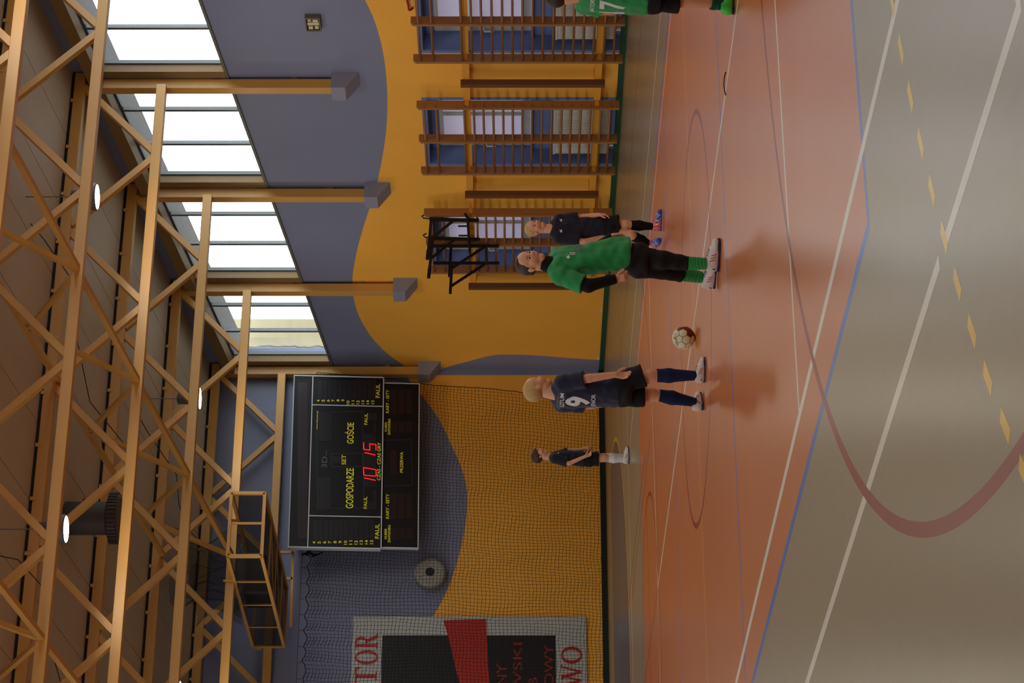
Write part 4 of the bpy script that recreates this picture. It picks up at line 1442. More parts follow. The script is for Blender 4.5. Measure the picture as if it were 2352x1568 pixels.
def print_on(name, bvh, txt, c, right, up, w, h, m, parent, look, bold=0.0, verts=None, lift=0.002):
    """lettering laid on a garment: every point is dropped along `look` onto the cloth"""
    v, f = verts if verts else text_verts(txt, w, h, bold, 5)
    bm = bmesh.new()
    bv = [bm.verts.new((a - w / 2, b - h / 2, 0)) for a, b in v]
    for q in f:
        try:
            bm.faces.new([bv[i] for i in q])
        except ValueError:
            pass
    long_ = [e for e in bm.edges if e.calc_length() > 0.012]
    if long_:
        bmesh.ops.subdivide_edges(bm, edges=long_, cuts=2, use_grid_fill=False)
        bmesh.ops.triangulate(bm, faces=bm.faces)
    R, U, D = unit(right), unit(up), unit(look)
    for q in bm.verts:
        p = np.array(c) + R * q.co.x + U * q.co.y
        hit = bvh.ray_cast(Vector(p - D * 0.3), Vector(D))
        if hit[0] is not None:
            q.co = hit[0] - Vector(D) * lift
        else:
            q.co = Vector(p)
            q.tag = True
    bmesh.ops.delete(bm, geom=[q for q in bm.verts if q.tag], context='VERTS')
    me = bpy.data.meshes.new(name)
    bm.to_mesh(me)
    bm.free()
    return link(name, me, parent, [m], True)

def shoe(parent, heel, toe, s, ankle, mu, ms, stripes=True, mstripe=None, patches=None):
    """heel and toe points on the floor line; returns nothing, links shoe > sole, stripe"""
    heel, toe = np.array(heel, float), np.array(toe, float)
    d = toe - heel
    L = np.linalg.norm(d)
    d = d / L
    sd = np.cross(d, vec(0, 0, 1)); sd = unit(sd)
    up = np.cross(sd, d)
    lo = np.minimum(np.minimum(heel, toe), ankle) - 0.09
    hi = np.maximum(np.maximum(heel, toe), ankle) + 0.09
    f = Field(lo, hi, 0.0042)
    P = lambda a, b, c: heel + d * (a * L) + sd * (b * L) + up * (c * L)
    f.cone(P(0.13, 0, 0.16), P(0.30, 0, 0.16), 0.125 * L, 0.125 * L, 0.02)
    f.cone(P(0.30, 0, 0.16), P(0.62, 0.0, 0.13), 0.125 * L, 0.13 * L, 0.05, (up, 1.1))
    f.cone(P(0.62, 0, 0.13), P(0.87, 0.01, 0.115), 0.14 * L, 0.125 * L, 0.04, (up, 1.2))
    f.cone(P(0.16, 0, 0.2), P(0.20, 0, 0.36), 0.125 * L, 0.12 * L, 0.03)
    f.cone(P(0.22, 0, 0.33), P(0.52, 0, 0.20), 0.10 * L, 0.09 * L, 0.05)
    f.cutplane(P(0, 0, 0.045), -up)
    f.cutplane(P(0.2, 0, 0.39), unit(up * 1.0 + d * 0.12))
    V, F = f.surface()
    V = relax(V, F, 2)
    q = grid_mesh('shoe', V, F, [mu] + ([patches[0], patches[1]] if patches else []), None, parent)
    if patches:
        C = V[F].mean(1)
        a = (C - heel) @ d / L; b = (C - heel) @ sd / L; c = (C - heel) @ up / L
        mi = np.zeros(len(F), int)
        mi[(a + 0.25 * c) > 0.52] = 1
        stripe = np.sin(40 * a + 25 * c + 8 * np.sin(30 * b)) > 0.72
        mi[stripe & (a < 0.85)] = 2
        q.data.polygons.foreach_set('material_index', mi.astype(np.int32))
    outl = [(0.0, 0.0), (0.01, 0.06), (0.06, 0.115), (0.2, 0.125), (0.4, 0.115), (0.6, 0.145), (0.75, 0.155), (0.88, 0.125), (0.97, 0.06), (1.0, 0.01), (0.97, -0.05), (0.88, -0.11), (0.75, -0.135), (0.6, -0.125), (0.4, -0.11), (0.2, -0.125), (0.06, -0.115), (0.01, -0.06)]
    vv = [tuple(P(a, b, 0.004)) for a, b in outl] + [tuple(P(a, b, 0.07)) for a, b in outl]
    n = len(outl)
    b_ = MB().add(vv, [tuple(range(n - 1, -1, -1)), tuple(range(n, 2 * n))] + [(i, (i + 1) % n, (i + 1) % n + n, i + n) for i in range(n)])
    me = b_.mesh('sole')
    link('sole', me, q, [ms])
    bvh = BVHTree.FromPolygons([tuple(v) for v in V], [tuple(p) for p in F])
    if stripes:
        sgn = 1.0 if np.dot(sd, vec(0, -1, 0)) > 0 else -1.0
        for j in range(3):
            a = 0.40 + 0.085 * j
            quad = ([(0, 0), (0.03 * L, 0), (0.03 * L, 0.16 * L), (0, 0.16 * L)], [(0, 1, 2, 3)])
            print_on('stripe', bvh, '', P(a, sgn * 0.2, 0.21 - 0.02 * j), d, unit(up * 1.0 - d * 0.45), 0.03 * L, 0.16 * L, mstripe or m_stripe, q, -sd * sgn, verts=quad)
        tri = ([(0, 0), (0.07 * L, 0), (0.07 * L, 0.07 * L)], [(0, 1, 2)])
        print_on('badge', bvh, '', P(0.12, sgn * 0.2, 0.17), d, up, 0.07 * L, 0.07 * L, m_sole, q, -sd * sgn, verts=tri)
    # laces across the instep
    lb = MB()
    for j in range(4):
        a = 0.42 + 0.075 * j
        l = []
        for b in (-0.075, 0.0, 0.075):
            hit = bvh.ray_cast(Vector(P(a, b, 0.7)), Vector(-up))
            if hit[0] is not None:
                l.append(hit[0] + Vector(up) * 0.002)
        if len(l) == 3:
            lb.tube(l, 0.0035, 6)
    if lb.v:
        link('laces', lb.mesh('laces'), q, [m_sole if mu is m_shoe else mu])
    return q

def person(name, label, at_, yaw_view, S):
    """S: pose in metres, x to picture right, y away from the camera, z up; at_ = floor point"""
    t = thing(name, label, 'person', (at_[0], at_[1], 0))
    t.rotation_euler = (0, 0, -yaw_view)
    J = {k: np.array(v, float) for k, v in S['J'].items()}
    h = S.get('h', 0.004)
    sc = S.get('scale', 1.0)
    allp = np.array(list(J.values()))
    lo, hi = allp.min(0) - 0.16, allp.max(0) + 0.16
    lo[2] = -0.02
    H = S['head'][0]
    Mh = frame(*S['head'][1:])
    Mt = frame(S['turn'])
    an = S['turn'] - 90        # ellipse turn: width axis across the shoulders
    f = Field(lo, hi, h)
    # torso, limbs (k values keep arms apart from the trunk)
    tw = S['torso']
    f.loft([(z - 0.006, x, y, w - 0.022, d - 0.022, an_) for z, x, y, w, d, an_ in tw[:-1]] + [(tw[-1][0] - 0.006, tw[-1][1], tw[-1][2], tw[-1][3] - 0.05, tw[-1][4] - 0.045, an)], 0.0, 0.02)
    for sd in ('r', 'l'):
        f.cone(J['hip_' + sd], J['knee_' + sd], 0.056 * sc, 0.047 * sc, 0.03)
        f.cone(J['knee_' + sd], J['ankle_' + sd], 0.043 * sc, 0.026 * sc, 0.02)
        kd = J['knee_' + sd] * 0.68 + J['ankle_' + sd] * 0.32
        kb = kd - Mt[:, 1] * 0.008
        f.ell(kb, [0.033 * sc, 0.033 * sc, 0.075 * sc], None, 0.03)
        f.cone(J['ankle_' + sd], J['ankle_' + sd] * 0.55 + (J['toe_' + sd] + vec(0, 0, 0.03)) * 0.45 - vec(0, 0, 0.012), 0.024 * sc, 0.017 * sc, 0.01)
        f.cone(J['neck'] * 0.35 + J['sh_' + sd] * 0.65, J['sh_' + sd], 0.038 * sc, 0.042 * sc, 0.02)
        f.cone(J['sh_' + sd], J['el_' + sd], 0.040 * sc, 0.030 * sc, 0.012)
        f.cone(J['el_' + sd], J['wr_' + sd], 0.031 * sc, 0.021 * sc, 0.010)
        hs = S['hand_' + sd]
        hand_fields(f, J['wr_' + sd], hs[0], hs[1], hs[2], 0.86 * sc, hs[3])
    f.cone(J['neck'] - vec(0, 0, 0.03), J['head'] + Mh @ (vec(0, -0.10, -0.25) * H), 0.050 * sc, 0.046 * sc, 0.03)
    W = head_fields(f, J['head'], H, Mh)
    V, F = f.surface()
    V = relax(V, F, 1, 0.4)
    C = V[F].mean(1)
    L_ = (C - J['head']) @ Mh / H         # face coordinates
    mi = np.zeros(len(F), int)
    lips = (np.abs(L_[:, 0]) < 0.105 - 1.5 * np.abs(L_[:, 2] + 0.26)) & (np.abs(L_[:, 2] + 0.262) < 0.048) & (L_[:, 1] > 0.27)
    mi[lips] = 1
    br = (np.abs(L_[:, 2] - 0.095 + 0.25 * (np.abs(L_[:, 0]) - 0.13) ** 2 * 4) < 0.013) & (np.abs(L_[:, 0]) > 0.06) & (np.abs(L_[:, 0]) < 0.215) & (L_[:, 1] > 0.2)
    mi[br] = 2
    sk = S.get('skin', m_skin)
    grid_mesh('body', V, F, [sk, m_lip, S.get('brow', m_brow)], mi, t)
    for sx in (-1, 1):
        bm = bmesh.new()
        bmesh.ops.create_icosphere(bm, subdivisions=4, radius=0.064 * H)
        me = bpy.data.meshes.new('eye')
        bm.to_mesh(me)
        bm.free()
        me.materials.append(m_eyew); me.materials.append(m_iris)
        gz = unit(Mh @ vec(S.get('gaze', 0.0), 1, -0.08))
        for p in me.polygons:
            p.use_smooth = True
            if Vector(p.center).normalized().dot(Vector(gz)) > 0.83:
                p.material_index = 1
        o = bpy.data.objects.new('eye', me)
        COL.objects.link(o)
        o.parent = t
        o.location = W(0.132 * sx, 0.300, 0.004)
    # hair
    hp = S['hair']
    hf = Field(J['head'] - 0.72 * H, J['head'] + 0.72 * H, 0.0038)
    hf.ell(W(0, -0.065, 0.14), [(0.335 + hp['t']) * H, (0.42 + hp['t']) * H, (0.365 + hp['t'] * 1.1) * H], Mh)
    if hp.get('fringe'):
        hf.ell(W(0, 0.2, 0.24), [0.30 * H, 0.21 * H, 0.19 * H], Mh, 0.05 * H)
    x, y, z = hf.ax[0][:, None, None], hf.ax[1][None, :, None], hf.ax[2][None, None, :]
    px, py, pz = x - J['head'][0], y - J['head'][1], z - J['head'][2]
    lx = (Mh[0, 0] * px + Mh[1, 0] * py + Mh[2, 0] * pz) / H
    ly = (Mh[0, 1] * px + Mh[1, 1] * py + Mh[2, 1] * pz) / H
    lz = (Mh[0, 2] * px + Mh[1, 2] * py + Mh[2, 2] * pz) / H
    hl, hs_, hn = hp['line']          # hairline: front height, slope, nape depth
    line = hl + hs_ * (ly - 0.33) + 0.035 * np.sin(lx * 23) * (ly > 0.1)
    cut = np.where(ly < -0.22, hn, np.maximum(line, hn))
    side = 0.05 * (np.abs(ly - 0.02) < 0.05)
    nse = hp['n'] * (np.sin(lx * 42 + 3 * np.sin(lz * 11)) * np.sin(ly * 38 + 2 * np.sin(lx * 13)) + 0.6 * np.sin(lz * 55 + lx * 30))
    hf.g = np.maximum(hf.g + (nse * H).astype(np.float32), ((cut - side - lz) * 0.75 * H).astype(np.float32))
    Vh, Fh = hf.surface()
    Vh = relax(Vh, Fh, 1, 0.4)
    hair = grid_mesh('hair', Vh, Fh, [hp['m']], None, t)
    if hp.get('bun'):
        b = W(*hp['bun'])
        q = Field(b - 0.07, b + 0.07, 0.004)
        q.ell(b, [0.028, 0.028, 0.026], None)
        Vb, Fb = q.surface()
        grid_mesh('hair_knot', Vb, Fb, [hp['m']], None, hair)
    # shirt
    g = Field(lo, hi, 0.0052)
    g.loft(tw, 0.0, 0.03, S.get('fold', 0.003), 0.7)
    for sd in ('r', 'l'):
        e = J['sh_' + sd] + (J['el_' + sd] - J['sh_' + sd]) * S['sleeve']
        g.cone(J['neck'] * 0.45 + J['sh_' + sd] * 0.55, J['sh_' + sd], 0.05 * sc, 0.056 * sc, 0.04)
        if np.linalg.norm(e - J['sh_' + sd]) > 0.3 or True:
            g.cone(J['sh_' + sd], e, 0.056 * sc, S.get('cuff', 0.060) * sc, 0.025, None, True)
    g.sub(lambda x, y, z: np.sqrt(((x - J['neck'][0] - Mt[0, 1] * 0.012)) ** 2 + ((y - J['neck'][1] - Mt[1, 1] * 0.012)) ** 2 + (z - J['neck'][2] - 0.035) ** 2) - 0.053 * sc, J['neck'] - 0.1, J['neck'] + 0.12, 0.01)
    X, Y, Z = g.ax[0][:, None, None], g.ax[1][None, :, None], g.ax[2][None, None, :]
    wr = S.get('wrinkle', 0.0025)
    g.g = g.g + (wr * (np.sin(X * 31 + Z * 47 + 2 * np.sin(Z * 17 + Y * 9)) * 0.6 + np.sin(Z * 71 - X * 40 + Y * 33) * 0.4)).astype(np.float32)
    g.cutplane((0, 0, S['hem']), (0, 0, -1))
    Vs, Fs = g.surface()
    Vs = relax(Vs, Fs, 2)
    shirt = grid_mesh('shirt', Vs, Fs, [S['shirt']], None, t)
    bvh = BVHTree.FromPolygons([tuple(v) for v in Vs], [tuple(p) for p in Fs])
    # shorts or trousers
    g = Field(lo, hi, 0.0052)
    g.loft([(z, x, y, w - (0.022 if i == 0 else 0.012 if z > S['hem'] else 0), d - (0.022 if i == 0 else 0.012 if z > S['hem'] else 0), a_) for i, (z, x, y, w, d, a_) in enumerate(S['pelvis'])], 0.0, 0.015)
    for sd in ('r', 'l'):
        p = S['legs'][sd]
        for a, b, ra, rb in p:
            g.cone(a, b, ra, rb, 0.02, None, (a, b, ra, rb) == p[-1])
    X, Y, Z = g.ax[0][:, None, None], g.ax[1][None, :, None], g.ax[2][None, None, :]
    g.g = g.g + (0.0025 * (np.sin(X * 29 + Z * 33 + 2 * np.sin(Z * 19)) + np.sin(Z * 61 + Y * 35) * 0.5)).astype(np.float32)
    Vp, Fp = g.surface()
    Vp = relax(Vp, Fp, 2)
    shorts = grid_mesh(S.get('legwear', 'shorts'), Vp, Fp, [S.get('shorts', m_shorts)], None, t)
    # extra close-fitting layers (undershirt sleeves, collar, socks)
    for nm, m, cones, rib in S['layers']:
        pts = np.array([c for a in cones for c in (a[0], a[1])], float)
        g = Field(pts.min(0) - 0.09, pts.max(0) + 0.09, 0.0042)
        for i, (a, b, ra, rb) in enumerate(cones):
            g.cone(a, b, ra, rb, 0.02, None, i == len(cones) - 1)
        if rib:
            Z = g.ax[2][None, None, :]; X = g.ax[0][:, None, None]
            g.g = g.g + (0.0022 * np.sin(Z * rib + 2.2 * np.sin(X * 47 + 9) + 1.7 * np.sin(Z * 61))).astype(np.float32)
        a0, b0 = np.array(cones[0][0], float), np.array(cones[0][1], float)
        g.cutplane(a0, unit(a0 - b0))
        Vl, Fl = g.surface()
        if len(Fl):
            Vl = relax(Vl, Fl, 1)
            grid_mesh(nm, Vl, Fl, [m], None, t)
    return t, bvh, shorts, (Vs, Fs), Mt, J
# ------------------------------------------------------------------ the players (joint positions in metres about each one's own floor point)
m_hair_blond = mat('blond_hair', 'b59560', 0.6, 0.3, var=0.25, scale=(60, 60, 14))
m_hair_dark = mat('dark_brown_hair', '38291f', 0.55, 0.3, var=0.3, scale=(60, 60, 14))
m_hair_brown = mat('brown_hair', '3f2a1e', 0.5, 0.3, var=0.3, scale=(60, 60, 14))
m_navys = mat('navy_sock', '1b2547', 0.85, 0.15, var=0.1, scale=(50, 50, 20))
m_navyd = mat('dark_navy_jersey', '141627', 0.75, 0.25, var=0.12, scale=(12, 12, 12), bump=0.2, bscale=240, sheen=0.1)
m_blackc = mat('black_cloth', '0c0c0d', 0.8, 0.2, bump=0.1, bscale=200)
m_pinks = mat('pink_shoe', 'd0307c', 0.4)
m_blues = mat('blue_shoe', '2c48b0', 0.4)
m_limes = mat('yellow_shoe_stripe', 'e8dc50', 0.4)
m_bright = mat('bright_green_shoe', '3fc447', 0.4)
S9 = {'J': {'head': (-0.039, 0.02, 1.359), 'neck': (-0.081, 0, 1.235), 'sh_r': (0.004, -0.12, 1.161), 'sh_l': (-0.166, 0.12, 1.161), 'el_r': (0.042, -0.17, 0.946), 'el_l': (-0.176, 0.16, 0.946), 'wr_r': (0.071, -0.18, 0.738), 'wr_l': (-0.159, 0.1, 0.748), 'hip_r': (0.007, -0.06, 0.653), 'hip_l': (-0.099, 0.06, 0.653), 'knee_r': (0.06, -0.07, 0.448), 'knee_l': (-0.088, 0.09, 0.434), 'ankle_r': (0.064, -0.04, 0.078), 'ankle_l': (-0.155, 0.13, 0.074), 'toe_r': (0.205, -0.06, 0.007), 'toe_l': (-0.081, 0.34, 0.007)}, 'head': (0.228, 18, 0, 0), 'turn': 35, 'scale': 1.16, 'h': 0.0036, 'torso': [(1.232, -0.081, 0, 0.07, 0.05, -55), (1.197, -0.081, 0, 0.145, 0.078, -55), (1.112, -0.078, 0, 0.158, 0.095, -55), (0.988, -0.071, 0, 0.152, 0.1, -55), (0.847, -0.067, 0, 0.146, 0.105, -55), (0.692, -0.06, 0, 0.15, 0.112, -55)], 'hand_r': (vec(-0.10, 0.0, -1), vec(0.8, 0.5, -0.35), 28, 1), 'hand_l': (vec(0, 0, -1), vec(1, 0.6, 0), 25, -1), 'hair': {'t': 0.022, 'line': (0.27, 0.8, -0.3), 'n': 0.004, 'm': m_hair_blond}, 'gaze': 0.0, 'sleeve': 0.82, 'cuff': 0.062, 'hem': 0.702, 'shirt': m_navy, 'pelvis': [(0.847, -0.064, 0, 0.14, 0.1, -55), (0.759, -0.06, 0, 0.15, 0.11, -55), (0.635, -0.046, 0, 0.158, 0.118, -55), (0.593, -0.039, 0, 0.15, 0.11, -55)], 'legs': {'r': [((0.0, -0.05, 0.706), (0.067, -0.07, 0.501), 0.088, 0.098)], 'l': [((-0.099, 0.05, 0.706), (-0.099, 0.07, 0.494), 0.088, 0.092)]}, 'layers': [('sock', m_navys, [((0.064, -0.068, 0.399), (0.064, -0.06, 0.3), 0.054, 0.057), ((0.064, -0.06, 0.3), (0.064, -0.04, 0.067), 0.057, 0.037)], 0), ('sock', m_navys, [((-0.099, 0.095, 0.371), (-0.116, 0.105, 0.265), 0.053, 0.056), ((-0.116, 0.105, 0.265), (-0.155, 0.13, 0.067), 0.056, 0.036)], 0)]}
SH9 = [((0.007, -0.03, 0.004), (0.215, -0.07, 0.004)), ((-0.205, 0.1, 0.004), (-0.078, 0.3, 0.011))]
SK = {'J': {'head': (0.046, 0, 1.424), 'neck': (0.026, 0, 1.28), 'sh_r': (-0.059, -0.11, 1.208), 'sh_l': (0.098, 0.11, 1.208), 'el_r': (-0.131, -0.17, 0.994), 'el_l': (0.098, 0.21, 1.008), 'wr_r': (-0.079, -0.15, 0.791), 'wr_l': (0.243, 0.13, 0.794), 'hip_r': (0.01, -0.02, 0.624), 'hip_l': (0.098, 0.03, 0.624), 'knee_r': (-0.013, 0.08, 0.433), 'knee_l': (0.069, -0.04, 0.433), 'ankle_r': (-0.066, 0.2, 0.115), 'ankle_l': (0.033, -0.06, 0.102), 'toe_r': (0.056, 0.12, 0.02), 'toe_l': (0.207, -0.12, 0.007)}, 'head': (0.222, -46, 4, 0), 'turn': -42, 'scale': 1.12, 'h': 0.0036, 'torso': [(1.273, 0.026, 0, 0.07, 0.052, -132), (1.241, 0.03, 0, 0.128, 0.075, -132), (1.139, 0.049, 0, 0.133, 0.09, -132), (1.008, 0.072, 0, 0.13, 0.098, -132), (0.843, 0.098, 0, 0.132, 0.108, -132), (0.663, 0.118, 0, 0.137, 0.112, -132)], 'hand_r': (vec(0.15, -0.1, -1), vec(0.8, -0.5, 0), 55, -1), 'hand_l': (vec(-0.05, -0.2, -1), vec(0.6, -0.8, 0), 30, 1), 'hair': {'t': 0.022, 'line': (0.27, 0.66, -0.28), 'n': 0.003, 'm': m_hair_dark, 'bun': (0.0, -0.47, -0.02)}, 'gaze': 0.25, 'skin': m_skin, 'sleeve': 0.84, 'cuff': 0.068, 'hem': 0.67, 'shirt': m_greenj, 'fold': 0.005, 'wrinkle': 0.0035, 'pelvis': [(0.761, 0.098, 0, 0.122, 0.098, -132), (0.679, 0.082, 0, 0.13, 0.105, -132), (0.581, 0.069, 0, 0.132, 0.105, -132), (0.538, 0.062, 0, 0.125, 0.1, -132)], 'legwear': 'trousers', 'legs': {'r': [((0.01, 0, 0.614), (-0.013, 0.07, 0.433), 0.088, 0.07), ((-0.013, 0.07, 0.433), (-0.049, 0.14, 0.272), 0.07, 0.058)], 'l': [((0.089, 0, 0.614), (0.062, -0.04, 0.433), 0.088, 0.07), ((0.062, -0.04, 0.433), (0.036, -0.055, 0.236), 0.07, 0.054)]}, 'layers': [('collar', m_blackc, [((0.043, 0.0, 1.342), (0.023, 0, 1.26), 0.056, 0.068)], 0), ('undershirt_sleeve', m_blackc, [((-0.108, -0.15, 1.057), (-0.131, -0.17, 0.991), 0.05, 0.05), ((-0.131, -0.17, 0.991), (-0.079, -0.15, 0.784), 0.048, 0.036)], 0), ('undershirt_sleeve', m_blackc, [((0.098, 0.19, 1.073), (0.098, 0.21, 1.008), 0.05, 0.048), ((0.098, 0.21, 1.008), (0.24, 0.13, 0.798), 0.046, 0.034)], 0), ('sock', m_greens, [((0.039, -0.05, 0.263), (0.033, -0.06, 0.098), 0.052, 0.044)], 300), ('sock', m_greens, [((-0.043, 0.13, 0.295), (-0.069, 0.2, 0.115), 0.055, 0.045)], 300), ('ankle_sock', m_wsock, [((0.033, -0.06, 0.131), (0.026, -0.06, 0.059), 0.04, 0.036)], 0), ('ankle_sock', m_wsock, [((-0.069, 0.2, 0.131), (-0.075, 0.2, 0.066), 0.04, 0.036)], 0)]}
SHK = [((-0.023, -0.02, 0.003), (0.226, -0.14, 0.003)), ((-0.148, 0.24, 0.01), (0.049, 0.06, 0.01))]
S2 = {'J': {'head': (0.014, 0, 1.344), 'neck': (0.005, 0, 1.189), 'sh_r': (-0.096, -0.05, 1.093), 'sh_l': (0.096, 0.05, 1.093), 'el_r': (-0.133, -0.1, 0.823), 'el_l': (0.128, 0.04, 0.841), 'wr_r': (-0.073, -0.07, 0.617), 'wr_l': (0.151, -0.05, 0.672), 'hip_r': (-0.041, -0.03, 0.549), 'hip_l': (0.055, 0.03, 0.549), 'knee_r': (-0.059, -0.1, 0.338), 'knee_l': (0.046, -0.04, 0.393), 'ankle_r': (-0.165, 0.06, 0.137), 'ankle_l': (0.027, -0.02, 0.105), 'toe_r': (-0.119, -0.1, 0.027), 'toe_l': (0.187, -0.1, 0.018)}, 'head': (0.208, -52, 2, -3), 'turn': -62, 'scale': 1.02, 'h': 0.004, 'torso': [(1.175, 0.005, 0, 0.06, 0.048, -152), (1.134, 0.005, 0, 0.118, 0.07, -152), (1.006, 0.005, 0, 0.128, 0.082, -152), (0.846, 0.009, 0, 0.124, 0.088, -152), (0.594, 0.014, 0, 0.126, 0.095, -152)], 'hand_r': (vec(0.55, 0.35, -0.8), vec(0.7, -0.5, 0), 30, -1), 'hand_l': (vec(0.0, -0.1, -1), vec(-0.3, -0.9, 0), 30, 1), 'hair': {'t': 0.03, 'line': (0.3, 0.7, -0.26), 'n': 0.014, 'm': m_hair_blond}, 'gaze': 0.2, 'sleeve': 0.8, 'cuff': 0.062, 'hem': 0.599, 'shirt': m_navyd, 'pelvis': [(0.686, 0.014, 0, 0.115, 0.09, -152), (0.572, 0.014, 0, 0.127, 0.1, -152), (0.512, 0.014, 0, 0.125, 0.095, -152)], 'legs': {'r': [((-0.037, 0, 0.617), (-0.055, -0.05, 0.457), 0.075, 0.088)], 'l': [((0.055, 0, 0.617), (0.069, -0.02, 0.457), 0.075, 0.09)]}, 'layers': [('sock', m_blackc, [((0.041, -0.03, 0.338), (0.037, -0.02, 0.251), 0.05, 0.054), ((0.037, -0.02, 0.251), (0.027, -0.02, 0.096), 0.05, 0.035)], 0), ('sock', m_blackc, [((-0.073, -0.07, 0.311), (-0.119, -0.02, 0.229), 0.052, 0.054), ((-0.119, -0.02, 0.229), (-0.165, 0.06, 0.133), 0.054, 0.037)], 0)]}
SH2 = [((-0.018, 0.0, 0.014), (0.206, -0.1, 0.014)), ((-0.192, 0.1, 0.082), (-0.11, -0.12, 0.018))]
SF = {'J': {'head': (0.042, 0, 1.237), 'neck': (0.012, 0, 1.1), 'sh_r': (-0.012, -0.13, 1.028), 'sh_l': (0.024, 0.13, 1.028), 'el_r': (-0.072, -0.16, 0.825), 'el_l': (0.102, 0.15, 0.801), 'wr_r': (0.024, -0.17, 0.61), 'wr_l': (0.126, 0.12, 0.616), 'hip_r': (-0.024, -0.05, 0.538), 'hip_l': (-0.012, 0.06, 0.538), 'knee_r': (-0.006, -0.06, 0.347), 'knee_l': (0.018, 0.12, 0.347), 'ankle_r': (-0.024, -0.04, 0.084), 'ankle_l': (0.018, 0.2, 0.09), 'toe_r': (0.12, -0.06, 0.012), 'toe_l': (0.126, 0.2, 0.012)}, 'head': (0.214, -10, 0, 0), 'turn': -12, 'scale': 1.02, 'h': 0.005, 'torso': [(1.094, 0.012, 0, 0.065, 0.05, -102), (1.052, 0.006, 0, 0.13, 0.075, -102), (0.95, 0.006, 0, 0.148, 0.095, -102), (0.789, 0.0, 0, 0.145, 0.1, -102), (0.61, -0.012, 0, 0.146, 0.105, -102)], 'hand_r': (vec(0.35, 0.1, -0.9), vec(0.8, 0.5, 0.2), 45, 1), 'hand_l': (vec(0.0, -0.2, -1), vec(0.9, 0, 0), 45, -1), 'hair': {'t': 0.045, 'line': (0.17, 0.62, -0.26), 'n': 0.006, 'm': m_hair_brown, 'fringe': True}, 'gaze': 0.0, 'sleeve': 0.82, 'cuff': 0.062, 'hem': 0.622, 'shirt': m_navyd, 'pelvis': [(0.681, -0.012, 0, 0.13, 0.095, -102), (0.58, -0.018, 0, 0.147, 0.105, -102), (0.514, -0.018, 0, 0.14, 0.1, -102)], 'legs': {'r': [((-0.024, -0.05, 0.61), (-0.018, -0.06, 0.424), 0.08, 0.094)], 'l': [((-0.018, 0.06, 0.61), (0.0, 0.09, 0.424), 0.08, 0.092)]}, 'layers': [('sock', m_wsock, [((-0.012, -0.055, 0.287), (-0.018, -0.05, 0.221), 0.048, 0.05), ((-0.018, -0.05, 0.221), (-0.024, -0.04, 0.078), 0.05, 0.034)], 0), ('sock', m_wsock, [((0.018, 0.14, 0.323), (0.018, 0.16, 0.233), 0.048, 0.05), ((0.018, 0.16, 0.233), (0.018, 0.2, 0.078), 0.05, 0.034)], 0)]}
SHF = [((-0.078, -0.04, 0.006), (0.149, -0.06, 0.006)), ((-0.042, 0.2, 0.006), (0.161, 0.2, 0.006))]
S17 = {'J': {'head': (-0.006, 0.02, 1.218), 'neck': (-0.009, 0, 1.106), 'sh_r': (0.058, -0.12, 1.052), 'sh_l': (-0.082, 0.12, 1.052), 'el_r': (0.076, -0.14, 0.885), 'el_l': (-0.118, 0.15, 0.894), 'wr_r': (0.076, -0.14, 0.718), 'wr_l': (-0.118, 0.14, 0.712), 'hip_r': (0.03, -0.06, 0.552), 'hip_l': (-0.045, 0.06, 0.552), 'knee_r': (0.058, -0.06, 0.294), 'knee_l': (-0.052, 0.08, 0.3), 'ankle_r': (0.058, -0.04, 0.097), 'ankle_l': (-0.07, 0.1, 0.106), 'toe_r': (0.167, -0.06, 0.009), 'toe_l': (0.021, 0.16, 0.009)}, 'head': (0.2, 20, -6, 0), 'turn': 35, 'scale': 1.08, 'h': 0.0045, 'torso': [(1.103, -0.009, 0, 0.065, 0.05, -55), (1.073, -0.009, 0, 0.135, 0.075, -55), (0.985, -0.015, 0, 0.148, 0.095, -55), (0.839, -0.021, 0, 0.142, 0.1, -55), (0.603, -0.027, 0, 0.146, 0.108, -55)], 'hand_r': (vec(0, 0, -1), vec(0.8, 0.6, 0), 25, 1), 'hand_l': (vec(0.2, 0, -1), vec(0.8, 0.6, 0), 25, -1), 'hair': {'t': 0.022, 'line': (0.27, 0.78, -0.3), 'n': 0.003, 'm': m_hair_dark}, 'gaze': 0.0, 'sleeve': 0.72, 'cuff': 0.062, 'hem': 0.612, 'shirt': m_greenj, 'pelvis': [(0.688, -0.027, 0, 0.13, 0.1, -55), (0.597, -0.024, 0, 0.146, 0.108, -55), (0.521, -0.021, 0, 0.14, 0.1, -55)], 'legs': {'r': [((0.039, -0.05, 0.582), (0.058, -0.06, 0.391), 0.08, 0.1)], 'l': [((-0.045, 0.06, 0.582), (-0.055, 0.08, 0.394), 0.08, 0.088)]}, 'layers': [('sock', m_greend, [((-0.064, 0.095, 0.167), (-0.073, 0.11, 0.088), 0.052, 0.046)], 160), ('sock', m_greend, [((0.058, -0.05, 0.167), (0.058, -0.04, 0.082), 0.052, 0.046)], 160)]}
SH17 = [((-0.142, 0.05, 0.003), (0.045, 0.2, 0.003)), ((0.021, -0.04, 0.003), (0.221, -0.06, 0.003))]
def face_dir(turn):
    a = math.radians(turn)
    return vec(math.cos(a), math.sin(a), 0)
def at_chest(S, z, side, back):
    """point on the trunk axis at height z, shifted sideways and set in front of or behind the cloth"""
    T_ = sorted(S['torso'])
    x = np.interp(z, [q[0] for q in T_], [q[1] for q in T_])
    y = np.interp(z, [q[0] for q in T_], [q[2] for q in T_])
    fd = face_dir(S['turn'])
    rt = vec(fd[1], -fd[0], 0)
    return vec(x, y, z) + fd * (-0.2 if back else 0.2) + rt * side, fd, rt
UP = vec(0, 0, 1)

def view_yaw(p): return math.atan2(p[0], p[1])

